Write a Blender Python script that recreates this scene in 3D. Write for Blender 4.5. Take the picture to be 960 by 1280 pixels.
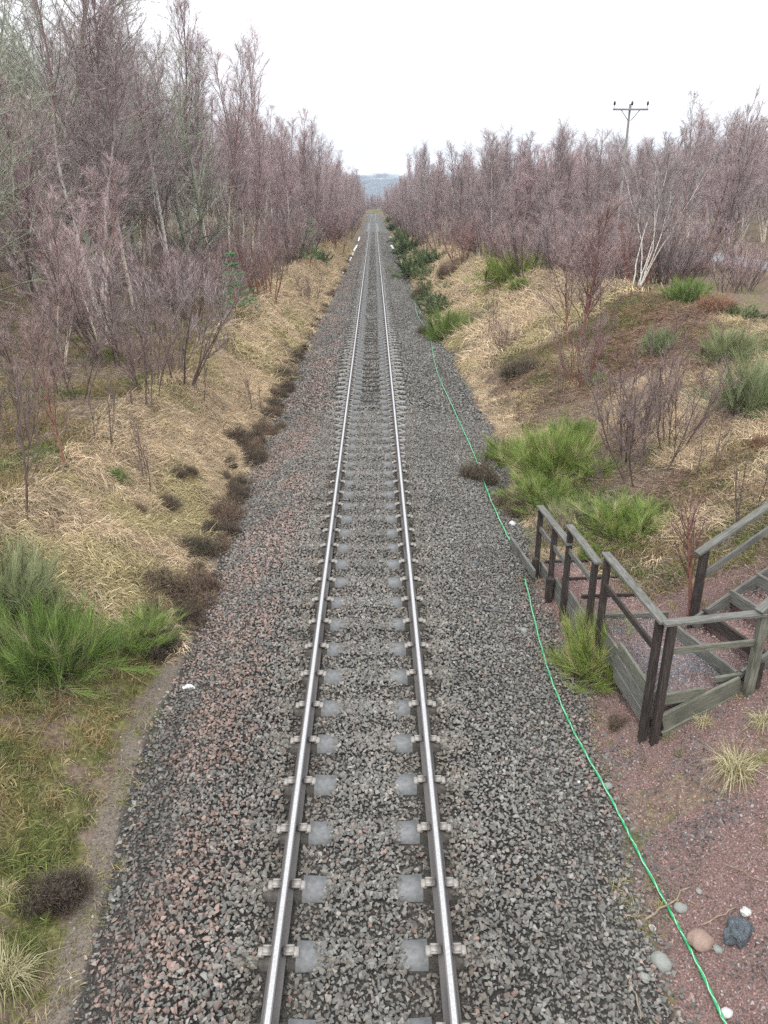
import bpy, bmesh, math, random
import numpy as np
from math import radians as R, sin, cos, tan, pi
from mathutils import Vector, Matrix

for o in list(bpy.data.objects): bpy.data.objects.remove(o)
S = bpy.context.scene
COL = S.collection

# ------------------------------------------------------------------ camera, sky, sun, exposure
CAM_H, PITCH, YAW, FPX = 6.12, R(22.2), R(0.72), 962.0
cam_d = bpy.data.cameras.new('camera'); cam = bpy.data.objects.new('camera', cam_d); COL.objects.link(cam)
cam.location = (0, 0, CAM_H); cam.rotation_euler = (R(90) - PITCH, 0, -YAW)
cam_d.sensor_fit = 'VERTICAL'; cam_d.sensor_height = 24.0; cam_d.lens = FPX / 1280 * 24.0
cam_d.clip_start = 0.1; cam_d.clip_end = 20000
S.camera = cam
SUN_EL, SUN_AZ = R(58), R(200)
W = bpy.data.worlds.new('World'); S.world = W; W.use_nodes = True
nt = W.node_tree; nt.nodes.clear()
sky = nt.nodes.new('ShaderNodeTexSky'); sky.sky_type = 'NISHITA'; sky.sun_disc = False
sky.sun_elevation = SUN_EL; sky.sun_rotation = SUN_AZ
sky.air_density = 1.0; sky.dust_density = 4.0; sky.ozone_density = 1.0
hs = nt.nodes.new('ShaderNodeHueSaturation'); hs.inputs['Saturation'].default_value = 0.18
nt.links.new(sky.outputs[0], hs.inputs['Color'])
mx = nt.nodes.new('ShaderNodeMixRGB'); mx.inputs[0].default_value = 0.80   # cloud deck over the clear sky
cn = nt.nodes.new('ShaderNodeTexNoise'); cn.inputs['Scale'].default_value = 2.2; cn.inputs['Detail'].default_value = 4
cr = nt.nodes.new('ShaderNodeValToRGB')
cr.color_ramp.elements[0].color = (11.8, 11.9, 12.2, 1); cr.color_ramp.elements[1].color = (13.2, 13.3, 13.5, 1)
cr.color_ramp.elements[0].position = .3; cr.color_ramp.elements[1].position = .7
nt.links.new(cn.outputs[0], cr.inputs[0])
nt.links.new(hs.outputs[0], mx.inputs[1]); nt.links.new(cr.outputs[0], mx.inputs[2])
bg = nt.nodes.new('ShaderNodeBackground'); bg.inputs['Strength'].default_value = 0.14
nt.links.new(mx.outputs[0], bg.inputs[0])
wo = nt.nodes.new('ShaderNodeOutputWorld'); nt.links.new(bg.outputs[0], wo.inputs[0])
sl = bpy.data.lights.new('sun', 'SUN'); sl.energy = 1.5; sl.angle = R(14); sl.color = (1, .97, .93)
so = bpy.data.objects.new('sun', sl); COL.objects.link(so)
so.rotation_euler = Vector((-sin(SUN_AZ) * cos(SUN_EL), -cos(SUN_AZ) * cos(SUN_EL), -sin(SUN_EL))).to_track_quat('-Z', 'Y').to_euler()
S.view_settings.view_transform = 'Standard'; S.view_settings.look = 'None'
S.view_settings.exposure = 0.15; S.view_settings.gamma = 1.0
S.render.engine = 'CYCLES'; S.cycles.max_bounces = 5; S.cycles.diffuse_bounces = 2; S.cycles.volume_bounces = 0
S.cycles.use_denoising = False

rng = np.random.default_rng(7)
# ------------------------------------------------------------------ noise and the ground's shape
_L = np.random.default_rng(3).random((256, 256))
def vn(x, y, s=1.0, o=0):
    x = np.asarray(x, float) / s + 17.3 * o + 1000; y = np.asarray(y, float) / s + 9.1 * o + 1000
    xi = np.floor(x).astype(int); yi = np.floor(y).astype(int); fx = x - xi; fy = y - yi
    fx = fx * fx * (3 - 2 * fx); fy = fy * fy * (3 - 2 * fy)
    a = _L[xi % 256, yi % 256]; b = _L[(xi + 1) % 256, yi % 256]; c = _L[xi % 256, (yi + 1) % 256]; d = _L[(xi + 1) % 256, (yi + 1) % 256]
    return (a * (1 - fx) + b * fx) * (1 - fy) + (c * (1 - fx) + d * fx) * fy
def fbm(x, y, s, o=0): return (vn(x, y, s, o) + .5 * vn(x, y, s / 2.1, o + 1) + .25 * vn(x, y, s / 4.3, o + 2)) / 1.75
def smooth(a, b, t): t = np.clip((t - a) / (b - a), 0, 1); return t * t * (3 - 2 * t)
XT = -0.134                                                     # track centre line
def xoff(y): yy = np.clip(y, 0, 520); return np.where(yy > 345, -(yy - 345) ** 2 / 900., 0)
def zoff(y): yy = np.clip(y, 0, 700); return np.where(yy > 330, -(yy - 330) ** 2 / 6000., 0)
def left_toe(y): return np.interp(y, [0, 5, 9, 19, 35, 60, 100, 400], [-2.55, -2.7, -3.0, -3.13, -3.3, -3.05, -2.7, -2.6]) + .25 * (vn(0, y, 1.3, 4) - .5)
def right_toe(y): return np.interp(y, [0, 5, 7, 9, 13, 20, 32, 50, 400], [2.5, 2.6, 2.85, 3.0, 3.0, 3.55, 3.6, 3.1, 2.9]) + .25 * (vn(9, y, 1.1, 5) - .5)
def left_top(y): return left_toe(y) - .35 - np.interp(y, [0, 10, 20, 60, 120], [3.2, 3.0, 2.7, 2.8, 2.3]) + .8 * (vn(3, y, 7, 6) - .5)
def right_top(y): return np.interp(y, [0, 8, 14, 22, 32, 45, 60, 400], [9, 9.2, 10.5, 11, 10.3, 8.0, 6.6, 6.0]) + 1.0 * (vn(3, y, 6, 8) - .5)
def ground(x, y):
    x = np.asarray(x, float); y = np.asarray(y, float)
    x, y = np.broadcast_arrays(x, y)
    xx = x - xoff(y)
    ax = np.abs(xx - XT)
    lt, rt, ltp, rtp = left_toe(y), right_toe(y), left_top(y), right_top(y)
    z = np.where(ax < .70, -.235, np.where(ax < .82, -.245, -.235))
    z = z - .0 * ax
    # shoulders
    zl = -.235 - .36 * smooth(0, 1, (-1.75 - xx) / (-1.75 - lt)); zr = -.235 - .33 * smooth(0, 1, (xx - 1.5) / (rt - 1.5))
    z = np.where(xx < -1.75, zl, z); z = np.where(xx > 1.5, zr, z)
    # left bank
    ztopL = np.interp(y, [0, 12, 40, 400], [1.15, 1.15, 1.2, 1.2])
    tl = (lt - .45 - xx) / (lt - .45 - ltp)
    bank = np.clip(tl, 0, 1); bank = .12 * smooth(0, 1, bank) + .88 * np.minimum(bank, 1 - .12 * smooth(.6, 1, bank) * 0)
    zb = -.63 + (ztopL + .63) * bank + np.maximum(0, -(xx - ltp)) ** .8 * .09
    bumps = (fbm(x, y, 2.2, 11) - .5) * .34 + (fbm(x, y, .55, 12) - .5) * .22
    zb = zb + bumps * smooth(0, .15, tl)
    z = np.where(xx < lt, np.where(tl > 0, zb, -.61 + 0 * xx), z)
    # right bank
    ztopR = np.interp(y, [0, 8, 14, 22, 32, 45, 60, 400], [2.55, 2.5, 2.35, 2.45, 2.75, 2.2, 1.95, 1.9])
    tr = (xx - rt - .15) / (rtp - rt - .15)
    br = np.clip(tr, 0, 1)
    zc = -.57 + (ztopR + .57) * br
    over = np.maximum(0, xx - rtp)
    zc = zc - .45 * smooth(0, 6, over) * (y > 18) + np.maximum(0, xx - 31) * .06 * smooth(31, 50, xx)
    bumps = (fbm(x, y, 2.6, 21) - .5) * .46 + (fbm(x, y, .6, 22) - .5) * .24
    damp = 1 - .85 * np.exp(-((x - 4.8) / 2.0) ** 2 - ((y - 9.6) / 3.2) ** 2)
    road = smooth(20.2, 21.6, x) * (1 - smooth(28.4, 29.8, x))
    zc = (zc + bumps * smooth(0, .12, tr) * damp) * (1 - road) + 2.25 * road
    z = np.where(xx > rt, np.where(tr > 0, zc, -.57 + 0 * xx), z)
    far = smooth(500, 1500, y)
    z = z * (1 - far) - 3 * far
    return z + zoff(y)
def world_at(px, py, z):
    """point on the level z seen at photo pixel px, py"""
    d = ray(px, py); t = (z - CAM_H) / d[2]; return Vector((d[0] * t, d[1] * t, z))
_M = cam.rotation_euler.to_matrix()
def ray(px, py):
    d = _M @ Vector(((px - 480) / FPX, -(py - 640) / FPX, -1)); return d.normalized()
def hit(px, py):
    d = ray(px, py); t = np.concatenate([np.arange(3, 60, .03), np.arange(60, 500, .2)])
    g = ground(d[0] * t, d[1] * t); k = np.argmax(CAM_H + d[2] * t < g)
    if k == 0: k = len(t) - 1
    x, y = d[0] * t[k], d[1] * t[k]; return Vector((x, y, float(ground(x, y))))
def gz(x, y): return float(ground(x, y))

# ------------------------------------------------------------------ materials
def mat(name, rough=.8, spec=.3, metal=0):
    m = bpy.data.materials.new(name); m.use_nodes = True; b = m.node_tree.nodes['Principled BSDF']
    b.inputs['Roughness'].default_value = rough; b.inputs['Specular IOR Level'].default_value = spec; b.inputs['Metallic'].default_value = metal
    return m, m.node_tree, b
def N(nt, t, **k):
    n = nt.nodes.new(t)
    for a, v in k.items():
        if a in n.inputs: n.inputs[a].default_value = v
        else: setattr(n, a, v)
    return n
def ramp(nt, fac, stops):
    r = nt.nodes.new('ShaderNodeValToRGB'); e = r.color_ramp.elements
    while len(e) < len(stops): e.new(.5)
    for i, (p, c) in enumerate(stops): e[i].position = p; e[i].color = (*c, 1)
    nt.links.new(fac, r.inputs[0]); return r.outputs[0]
def noise(nt, scale, detail=4, vec=None, rough=.6):
    n = N(nt, 'ShaderNodeTexNoise'); n.inputs['Scale'].default_value = scale; n.inputs['Detail'].default_value = detail; n.inputs['Roughness'].default_value = rough
    if vec is not None: nt.links.new(vec, n.inputs['Vector'])
    return n.outputs[0]
def mixc(nt, fac, a, b, mode='MIX'):
    m = N(nt, 'ShaderNodeMixRGB'); m.blend_type = mode
    for s, v in ((0, fac), (1, a), (2, b)):
        if isinstance(v, (int, float)): m.inputs[s].default_value = v
        elif isinstance(v, tuple): m.inputs[s].default_value = (*v, 1)
        else: nt.links.new(v, m.inputs[s])
    return m.outputs[0]
def bump(nt, b, h, strength=.4, dist=.01):
    n = N(nt, 'ShaderNodeBump'); n.inputs['Strength'].default_value = strength; n.inputs['Distance'].default_value = dist
    nt.links.new(h, n.inputs['Height']); nt.links.new(n.outputs[0], b.inputs['Normal'])
def pos(nt): return N(nt, 'ShaderNodeNewGeometry').outputs['Position']
def objc(nt): return N(nt, 'ShaderNodeTexCoord').outputs['Object']
def attr(nt, name, kind='GEOMETRY', out='Fac'):
    n = N(nt, 'ShaderNodeAttribute'); n.attribute_name = name; n.attribute_type = kind; return n.outputs[out]

def m_inst(name, rough=.8, spec=.3, vary=.25):
    """colour carried by each scattered piece, with a little grain"""
    m, nt, b = mat(name, rough, spec)
    c = attr(nt, 'col', 'INSTANCER', 'Color')
    v = noise(nt, 60, 3, objc(nt)); g = ramp(nt, v, [(.3, (1 - vary,) * 3), (.7, (1 + vary,) * 3)])
    nt.links.new(mixc(nt, 1.0, c, g, 'MULTIPLY'), b.inputs['Base Color']); return m
def m_blade(name, vary=.35):
    m, nt, b = mat(name, .75, .2)
    c = attr(nt, 'col', 'INSTANCER', 'Color'); v = attr(nt, 'v')
    g = ramp(nt, v, [(0, (1 - vary,) * 3), (1, (1 + vary,) * 3)])
    nt.links.new(mixc(nt, 1.0, c, g, 'MULTIPLY'), b.inputs['Base Color']); return m
def m_twig(name, stops, rough=.7):
    """colour along the per-twig random value v"""
    m, nt, b = mat(name, rough, .25)
    v = attr(nt, 'v'); r = N(nt, 'ShaderNodeObjectInfo').outputs['Random']
    c = ramp(nt, v, stops)
    g = ramp(nt, r, [(0, (.78, .84, .84)), (.5, (1.0, .97, .97)), (1, (1.26, 1.12, 1.12))])
    nt.links.new(mixc(nt, 1.0, c, g, 'MULTIPLY'), b.inputs['Base Color']); return m
MT = {}
MT['twig_purple'] = m_twig('birch_twig', [(0, (.25, .19, .195)), (.4, (.42, .335, .34)), (.8, (.56, .465, .47)), (1, (.72, .66, .64))])
MT['twig_pink'] = m_twig('pink_twig', [(0, (.27, .185, .18)), (.5, (.45, .335, .33)), (1, (.62, .52, .50))])
MT['twig_brown'] = m_twig('brown_twig', [(0, (.16, .11, .10)), (.5, (.31, .235, .22)), (1, (.48, .39, .36))])
MT['twig_lichen'] = m_twig('lichen_twig', [(0, (.20, .19, .17)), (.5, (.34, .36, .29)), (1, (.56, .60, .49))])
MT['broom'] = m_twig('broom_green', [(0, (.13, .11, .06)), (.25, (.13, .20, .05)), (.6, (.22, .34, .075)), (.85, (.38, .46, .16)), (1, (.44, .38, .24))])
MT['broom_blue'] = m_twig('broom_bluegreen', [(0, (.16, .14, .09)), (.5, (.24, .30, .14)), (1, (.44, .48, .28))])
MT['broom_dark'] = m_twig('gorse_dark', [(0, (.06, .08, .04)), (.5, (.13, .18, .08)), (1, (.25, .31, .16))])
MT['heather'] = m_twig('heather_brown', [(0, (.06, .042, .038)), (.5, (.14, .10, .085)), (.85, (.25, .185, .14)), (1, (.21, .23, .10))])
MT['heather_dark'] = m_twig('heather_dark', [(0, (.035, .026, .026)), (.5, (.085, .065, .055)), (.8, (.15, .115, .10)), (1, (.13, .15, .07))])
MT['rust'] = m_twig('dead_fern', [(0, (.16, .08, .05)), (.5, (.30, .16, .11)), (1, (.42, .27, .18))])
MT['needle'] = m_twig('pine_needle', [(0, (.09, .20, .09)), (.5, (.18, .36, .17)), (1, (.34, .55, .30))])
MT['straw'] = m_twig('straw_blade', [(0, (.30, .24, .12)), (.5, (.52, .45, .26)), (1, (.70, .64, .42))])
def m_bark(name, pale, dark, zlo, zhi, up):
    m, nt, b = mat(name, .75, .25)
    p = objc(nt); sx = N(nt, 'ShaderNodeSeparateXYZ'); nt.links.new(p, sx.inputs[0])
    mp = N(nt, 'ShaderNodeMapping'); mp.inputs['Scale'].default_value = (6, 6, 2.2); nt.links.new(p, mp.inputs[0])
    n = noise(nt, 3.5, 5, mp.outputs[0]); c = ramp(nt, n, [(.36, dark), (.46, pale), (.7, tuple(min(1, q * 1.15) for q in pale))])
    mr = N(nt, 'ShaderNodeMapRange'); mr.inputs[1].default_value = zlo; mr.inputs[2].default_value = zhi; nt.links.new(sx.outputs[2], mr.inputs[0])
    nt.links.new(mixc(nt, mr.outputs[0], c, up), b.inputs['Base Color']); bump(nt, b, n, .3, .01); return m
MT['bark_white'] = m_bark('birch_bark_white', (.66, .63, .58), (.09, .075, .07), 5, 9, (.20, .13, .12))
MT['bark_mid'] = m_bark('birch_bark_mauve', (.40, .34, .32), (.12, .09, .085), 3, 6, (.20, .13, .12))
MT['bark_tan'] = m_bark('birch_bark_tan', (.62, .55, .45), (.16, .11, .08), 2.5, 5.5, (.22, .12, .10))
MT['bark_red'] = m_bark('birch_bark_red', (.26, .12, .09), (.10, .06, .055), 1.5, 4, (.20, .10, .09))
MT['bark_dark'] = m_bark('bark_dark', (.14, .10, .09), (.06, .045, .04), 3, 6, (.17, .12, .11))
MT['bark_lichen'] = m_bark('bark_lichen', (.34, .36, .28), (.10, .09, .08), 9, 15, (.20, .18, .15))
MT['branch'] = mat('branch_bark', .75)[0]; MT['branch'].node_tree.nodes['Principled BSDF'].inputs['Base Color'].default_value = (.15, .11, .105, 1)
MT['branch_red'] = mat('branch_red', .75)[0]; MT['branch_red'].node_tree.nodes['Principled BSDF'].inputs['Base Color'].default_value = (.17, .085, .075, 1)
MT['branch_grey'] = m_bark('branch_lichen', (.36, .38, .30), (.12, .11, .10), 30, 40, (.3, .3, .3))
MT['stone_inst'] = m_inst('ballast_stone', .62, .45)
MT['grit_inst'] = m_inst('grit', .85, .2, .15)
MT['blade_inst'] = m_blade('grass_blade')

def m_simple(name, lo, hi, scale=8, rough=.8, spec=.3, metal=0, bs=.3, bd=.01, mapscale=None, mid=None):
    m, nt, b = mat(name, rough, spec, metal); p = objc(nt)
    if mapscale: mp = N(nt, 'ShaderNodeMapping'); mp.inputs['Scale'].default_value = mapscale; nt.links.new(p, mp.inputs[0]); p = mp.outputs[0]
    n = noise(nt, scale, 6, p)
    st = [(.3, lo), (.7, hi)] if mid is None else [(.3, lo), (.5, mid), (.7, hi)]
    nt.links.new(ramp(nt, n, st), b.inputs['Base Color'])
    if bs: bump(nt, b, n, bs, bd)
    return m
def m_wood(name, lo, mid, hi):
    m, nt, b = mat(name, .7, .35); p = objc(nt); oi = N(nt, 'ShaderNodeObjectInfo').outputs['Random']
    ad = N(nt, 'ShaderNodeVectorMath'); ad.operation = 'ADD'; nt.links.new(p, ad.inputs[0])
    cb = N(nt, 'ShaderNodeCombineXYZ'); ml = N(nt, 'ShaderNodeMath'); ml.operation = 'MULTIPLY'; ml.inputs[1].default_value = 37; nt.links.new(oi, ml.inputs[0])
    nt.links.new(ml.outputs[0], cb.inputs[0]); nt.links.new(ml.outputs[0], cb.inputs[2]); nt.links.new(cb.outputs[0], ad.inputs[1])
    mp = N(nt, 'ShaderNodeMapping'); mp.inputs['Scale'].default_value = (22, 22, 1.6); nt.links.new(ad.outputs[0], mp.inputs[0])
    g = noise(nt, 3, 6, mp.outputs[0], .7); st = noise(nt, 2.3, 4, ad.outputs[0])
    c = ramp(nt, g, [(.3, lo), (.5, mid), (.72, hi)])
    c = mixc(nt, ramp(nt, st, [(.5, (0, 0, 0)), (.72, (.55, .55, .55))]), c, tuple(q * .55 for q in lo))
    nt.links.new(c, b.inputs['Base Color']); bump(nt, b, g, .5, .006); return m
MT['wood_grey'] = m_wood('weathered_wood', (.07, .065, .055), (.15, .15, .135), (.25, .255, .24))
MT['wood_green'] = m_wood('mossy_wood', (.075, .072, .055), (.16, .162, .13), (.26, .262, .22))
MT['wood_dark'] = m_wood('stained_wood', (.020, .016, .014), (.045, .036, .032), (.095, .082, .074))
MT['concrete'] = m_simple('sleeper_concrete', (.13, .136, .14), (.225, .23, .234), 14, .8, .3, 0, .25, .004)
MT['concrete_dirty_shade'] = m_simple('sleeper_concrete_dirty_shade', (.055, .05, .045), (.125, .115, .10), 22, .85, .3, 0, .35, .004)  # dirty concrete, darkened further to paint shade into gaps between covering stones
MT['concrete_far'] = m_simple('sleeper_concrete_bare', (.24, .24, .235), (.36, .36, .355), 14, .85, .3, 0, .3, .004)
MT['clip'] = m_simple('rail_clip_steel', (.26, .24, .22), (.40, .38, .35), 30, .55, .5, .2, .2, .003)
MT['insulator'] = m_simple('rail_pad_dark', (.10, .095, .09), (.18, .17, .165), 30, .6, .4, 0, .2, .003)
MT['rail_side'] = m_simple('rail_weathered', (.14, .13, .13), (.25, .235, .23), 3, .5, .5, .45, .1, .003, (3, .3, 3))
mm, nt_, b_ = mat('rail_head_polished', .22, .5, 1.0); nn = noise(nt_, 60, 3, N(nt_, 'ShaderNodeTexCoord').outputs['Object'])
nt_.links.new(ramp(nt_, nn, [(.3, (.50, .50, .50)), (.7, (.68, .685, .69))]), b_.inputs['Base Color']); MT['rail_head'] = mm
MT['cable'] = m_simple('green_cable', (.015, .28, .10), (.035, .46, .18), 20, .45, .5, 0, 0)
MT['cable_white'] = m_simple('white_strand', (.55, .62, .55), (.75, .8, .75), 20, .5, .5, 0, 0)
MT['snow'] = m_simple('old_snow', (.72, .74, .78), (.88, .90, .93), 6, .6, .3, 0, .5, .03)
MT['litter'] = m_simple('white_litter', (.7, .7, .7), (.85, .86, .88), 12, .6, .3, 0, .2, .01)
MT['pole'] = m_simple('pole_wood', (.20, .18, .17), (.36, .33, .31), 3, .8, .3, 0, .2, .01, (10, 10, .5))
MT['glass_dark'] = m_simple('insulator_porcelain', (.03, .025, .025), (.06, .05, .05), 5, .3, .5, 0, 0)
MT['plastic_grey'] = m_simple('grey_pipe', (.10, .10, .11), (.17, .17, .19), 9, .5, .4, 0, .1, .003)
MT['asphalt'] = m_simple('wet_icy_road', (.17, .185, .20), (.36, .385, .42), .6, .35, .5, 0, .2, .01, None, (.25, .275, .305))
MT['boulder_pink'] = m_simple('pink_granite', (.22, .15, .12), (.40, .30, .25), 12, .75, .3, 0, .4, .01)
MT['boulder_dark'] = m_simple('dark_schist', (.035, .045, .055), (.22, .25, .27), 14, .5, .5, 0, .6, .02, None, (.07, .085, .10))
MT['boulder_grey'] = m_simple('grey_stone', (.17, .18, .16), (.36, .38, .36), 14, .75, .3, 0, .4, .01)
MT['quartz'] = m_simple('white_stone', (.42, .42, .40), (.66, .67, .66), 20, .6, .4, 0, .4, .01)
MT['dead_stick'] = m_simple('dead_stick', (.20, .15, .11), (.38, .30, .22), 20, .8, .2, 0, .2, .003)

# ground material: zones carried by vertex masks, broken up by noise
def m_ground():
    m, nt, b = mat('ground_cover', .95, .15); P = pos(nt)
    n1 = noise(nt, 1.6, 6, P); n2 = noise(nt, 14, 5, P); n3 = noise(nt, 55, 4, P)
    def zone(name, amt=.55):
        a = attr(nt, name); ad = N(nt, 'ShaderNodeMath'); ad.operation = 'MULTIPLY_ADD'; nt.links.new(n2, ad.inputs[0]); ad.inputs[1].default_value = amt
        ad2 = N(nt, 'ShaderNodeMath'); ad2.operation = 'SUBTRACT'; nt.links.new(a, ad.inputs[2]); nt.links.new(ad.outputs[0], ad2.inputs[0]); ad2.inputs[1].default_value = amt * .5
        return ramp(nt, ad2.outputs[0], [(.38, (0, 0, 0)), (.62, (1, 1, 1))])
    floor = ramp(nt, n2, [(.28, (.085, .06, .05)), (.5, (.17, .125, .10)), (.7, (.25, .20, .15))])
    moss = ramp(nt, n2, [(.3, (.07, .07, .03)), (.5, (.14, .14, .055)), (.72, (.27, .24, .11))])
    floor = mixc(nt, ramp(nt, n1, [(.48, (0, 0, 0)), (.6, (1, 1, 1))]), floor, moss)
    straw = ramp(nt, n2, [(.28, (.09, .065, .04)), (.5, (.22, .165, .10)), (.72, (.38, .31, .19))])  # soil tone lowered: shade between the tufts is painted in
    red = ramp(nt, n3, [(.3, (.08, .055, .048)), (.5, (.18, .12, .11)), (.7, (.30, .22, .20))])
    dirt = ramp(nt, n3, [(.3, (.08, .065, .052)), (.5, (.16, .135, .11)), (.72, (.26, .23, .20))])
    ball = ramp(nt, n3, [(.35, (.03, .028, .026)), (.55, (.065, .061, .056)), (.72, (.13, .125, .12))])  # near-black bed paints the shade in the gaps between stones
    ball = mixc(nt, attr(nt, 'plain'), ball, ramp(nt, noise(nt, 9, 6, P, .8), [(.3, (.085, .083, .08)), (.5, (.155, .152, .148)), (.7, (.25, .248, .245))]))
    c = mixc(nt, zone('straw'), floor, straw); c = mixc(nt, zone('moss'), c, moss); c = mixc(nt, zone('dirt'), c, dirt)
    c = mixc(nt, zone('red'), c, red); c = mixc(nt, zone('ballast', .25), c, ball)
    nt.links.new(c, b.inputs['Base Color']); bump(nt, b, n2, .6, .05); return m
MT['ground'] = m_ground()

# ------------------------------------------------------------------ mesh helpers
def raw_mesh(name, V, F, mats=(), mi=None, v=None, smooth_=False):
    """V (n,3); F (m,k) array; v per-vertex random value"""
    me = bpy.data.meshes.new(name); V = np.asarray(V, np.float32); F = np.asarray(F, np.int32)
    me.vertices.add(len(V)); me.vertices.foreach_set('co', V.ravel())
    k = F.shape[1]; me.loops.add(F.size); me.loops.foreach_set('vertex_index', F.ravel())
    me.polygons.add(len(F)); me.polygons.foreach_set('loop_start', np.arange(0, F.size, k, dtype=np.int32))
    for m in mats: me.materials.append(m)
    if mi is not None: me.polygons.foreach_set('material_index', np.asarray(mi, np.int32))
    if smooth_: me.polygons.foreach_set('use_smooth', np.ones(len(F), bool))
    if v is not None:
        a = me.attributes.new('v', 'FLOAT', 'POINT'); a.data.foreach_set('value', np.asarray(v, np.float32))
    me.update(calc_edges=True); return me
def link(name, me, parent=None, loc=None):
    o = bpy.data.objects.new(name, me); COL.objects.link(o)
    if parent is not None: o.parent = parent
    if loc is not None: o.location = loc
    return o
def tag(o, label=None, cat=None, group=None, kind=None):
    if label: o['label'] = label
    if cat: o['category'] = cat
    if group: o['group'] = group
    if kind: o['kind'] = kind
    return o
def empty(name, loc, rz=0, label=None, cat=None, group=None):
    o = bpy.data.objects.new(name, None); COL.objects.link(o); o.location = loc; o.rotation_euler = (0, 0, rz); o.empty_display_size = .2
    return tag(o, label, cat, group)
def tube(path, rad, sides):
    path = np.asarray(path, float); n = len(path); rad = np.broadcast_to(rad, (n,))
    t = np.gradient(path, axis=0); t /= np.linalg.norm(t, axis=1)[:, None] + 1e-9
    ref = np.array([1., 0, 0]) if abs(t[0][0]) < .8 else np.array([0, 1., 0])
    u = np.cross(t, ref); u /= np.linalg.norm(u, axis=1)[:, None] + 1e-9; w = np.cross(t, u)
    a = np.arange(sides) / sides * 2 * pi
    V = path[:, None, :] + rad[:, None, None] * (np.cos(a)[None, :, None] * u[:, None, :] + np.sin(a)[None, :, None] * w[:, None, :])
    i = np.arange(n - 1)[:, None] * sides; j = np.arange(sides)[None, :]; j2 = (j + 1) % sides
    F = np.stack([i + j, i + j2, i + sides + j2, i + sides + j], -1).reshape(-1, 4)
    return V.reshape(-1, 3), F
class Acc:
    def __init__(s): s.V = []; s.F = []; s.n = 0; s.v = []
    def add(s, V, F, v=.5):
        s.V.append(V); s.F.append(F + s.n); s.n += len(V); s.v.append(np.broadcast_to(v, (len(V),)))
    def mesh(s, name, mats, smooth_=False): return raw_mesh(name, np.concatenate(s.V), np.concatenate(s.F), mats, None, np.concatenate(s.v), smooth_)
def merge_tri(name, parts, smooth_=False):
    """parts: list of (V, F(quads or tris), v, material) -> one mesh of triangles"""
    Vs, Fs, vs, ms, mats, n = [], [], [], [], [], 0
    for V, F, v, m in parts:
        if len(V) == 0: continue
        if F.shape[1] == 4: F = np.concatenate([F[:, [0, 1, 2]], F[:, [0, 2, 3]]])
        if m not in mats: mats.append(m)
        Vs.append(V); Fs.append(F + n); vs.append(np.broadcast_to(v, (len(V),))); ms.append(np.full(len(F), mats.index(m))); n += len(V)
    return raw_mesh(name, np.concatenate(Vs), np.concatenate(Fs), mats, np.concatenate(ms), np.concatenate(vs), smooth_)
def unit(a): return a / (np.linalg.norm(a, axis=-1, keepdims=True) + 1e-9)
def slivers(P, D, L, Wd, r, v=None, bend=0.0):
    """thin tapering blades; P (n,3) base, D (n,3) unit direction, L and Wd (n,)"""
    n = len(P); perp = unit(np.cross(D, unit(r.normal(size=(n, 3)))))
    L = np.broadcast_to(L, (n,)); Wd = np.broadcast_to(Wd, (n,))
    if v is None: v = r.random(n)
    a = P - perp * Wd[:, None] / 2; b = P + perp * Wd[:, None] / 2
    if bend:
        m = P + D * L[:, None] * .5; tip = P + unit(D + np.array([0, 0, -bend]) * r.random((n, 1))) * L[:, None]
        c = m + perp * Wd[:, None] * .4; d = m - perp * Wd[:, None] * .4
        V = np.stack([a, b, c, d, tip], 1).reshape(-1, 3); i = np.arange(n)[:, None] * 5
        F = np.concatenate([i + [0, 1, 2], i + [0, 2, 3], i + [3, 2, 4]])
        return V, F, np.repeat(v, 5)
    V = np.stack([a, b, P + D * L[:, None]], 1).reshape(-1, 3)
    return V, np.arange(3 * n).reshape(-1, 3), np.repeat(v, 3)
def grow(r, start, d, L, n, wander=.15, up=0.0):
    p = np.array(start, float); d = np.array(d, float); out = [p.copy()]; st = L / (n - 1)
    for i in range(n - 1):
        d = d + r.normal(size=3) * wander; d[2] += up; d /= np.linalg.norm(d) + 1e-9
        p = p + d * st; out.append(p.copy())
    return np.array(out)
def along(path, t):
    s = t * (len(path) - 1); i = np.minimum(s.astype(int), len(path) - 2); f = (s - i)[:, None]
    return path[i] * (1 - f) + path[i + 1] * f, unit(path[i + 1] - path[i])

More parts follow.
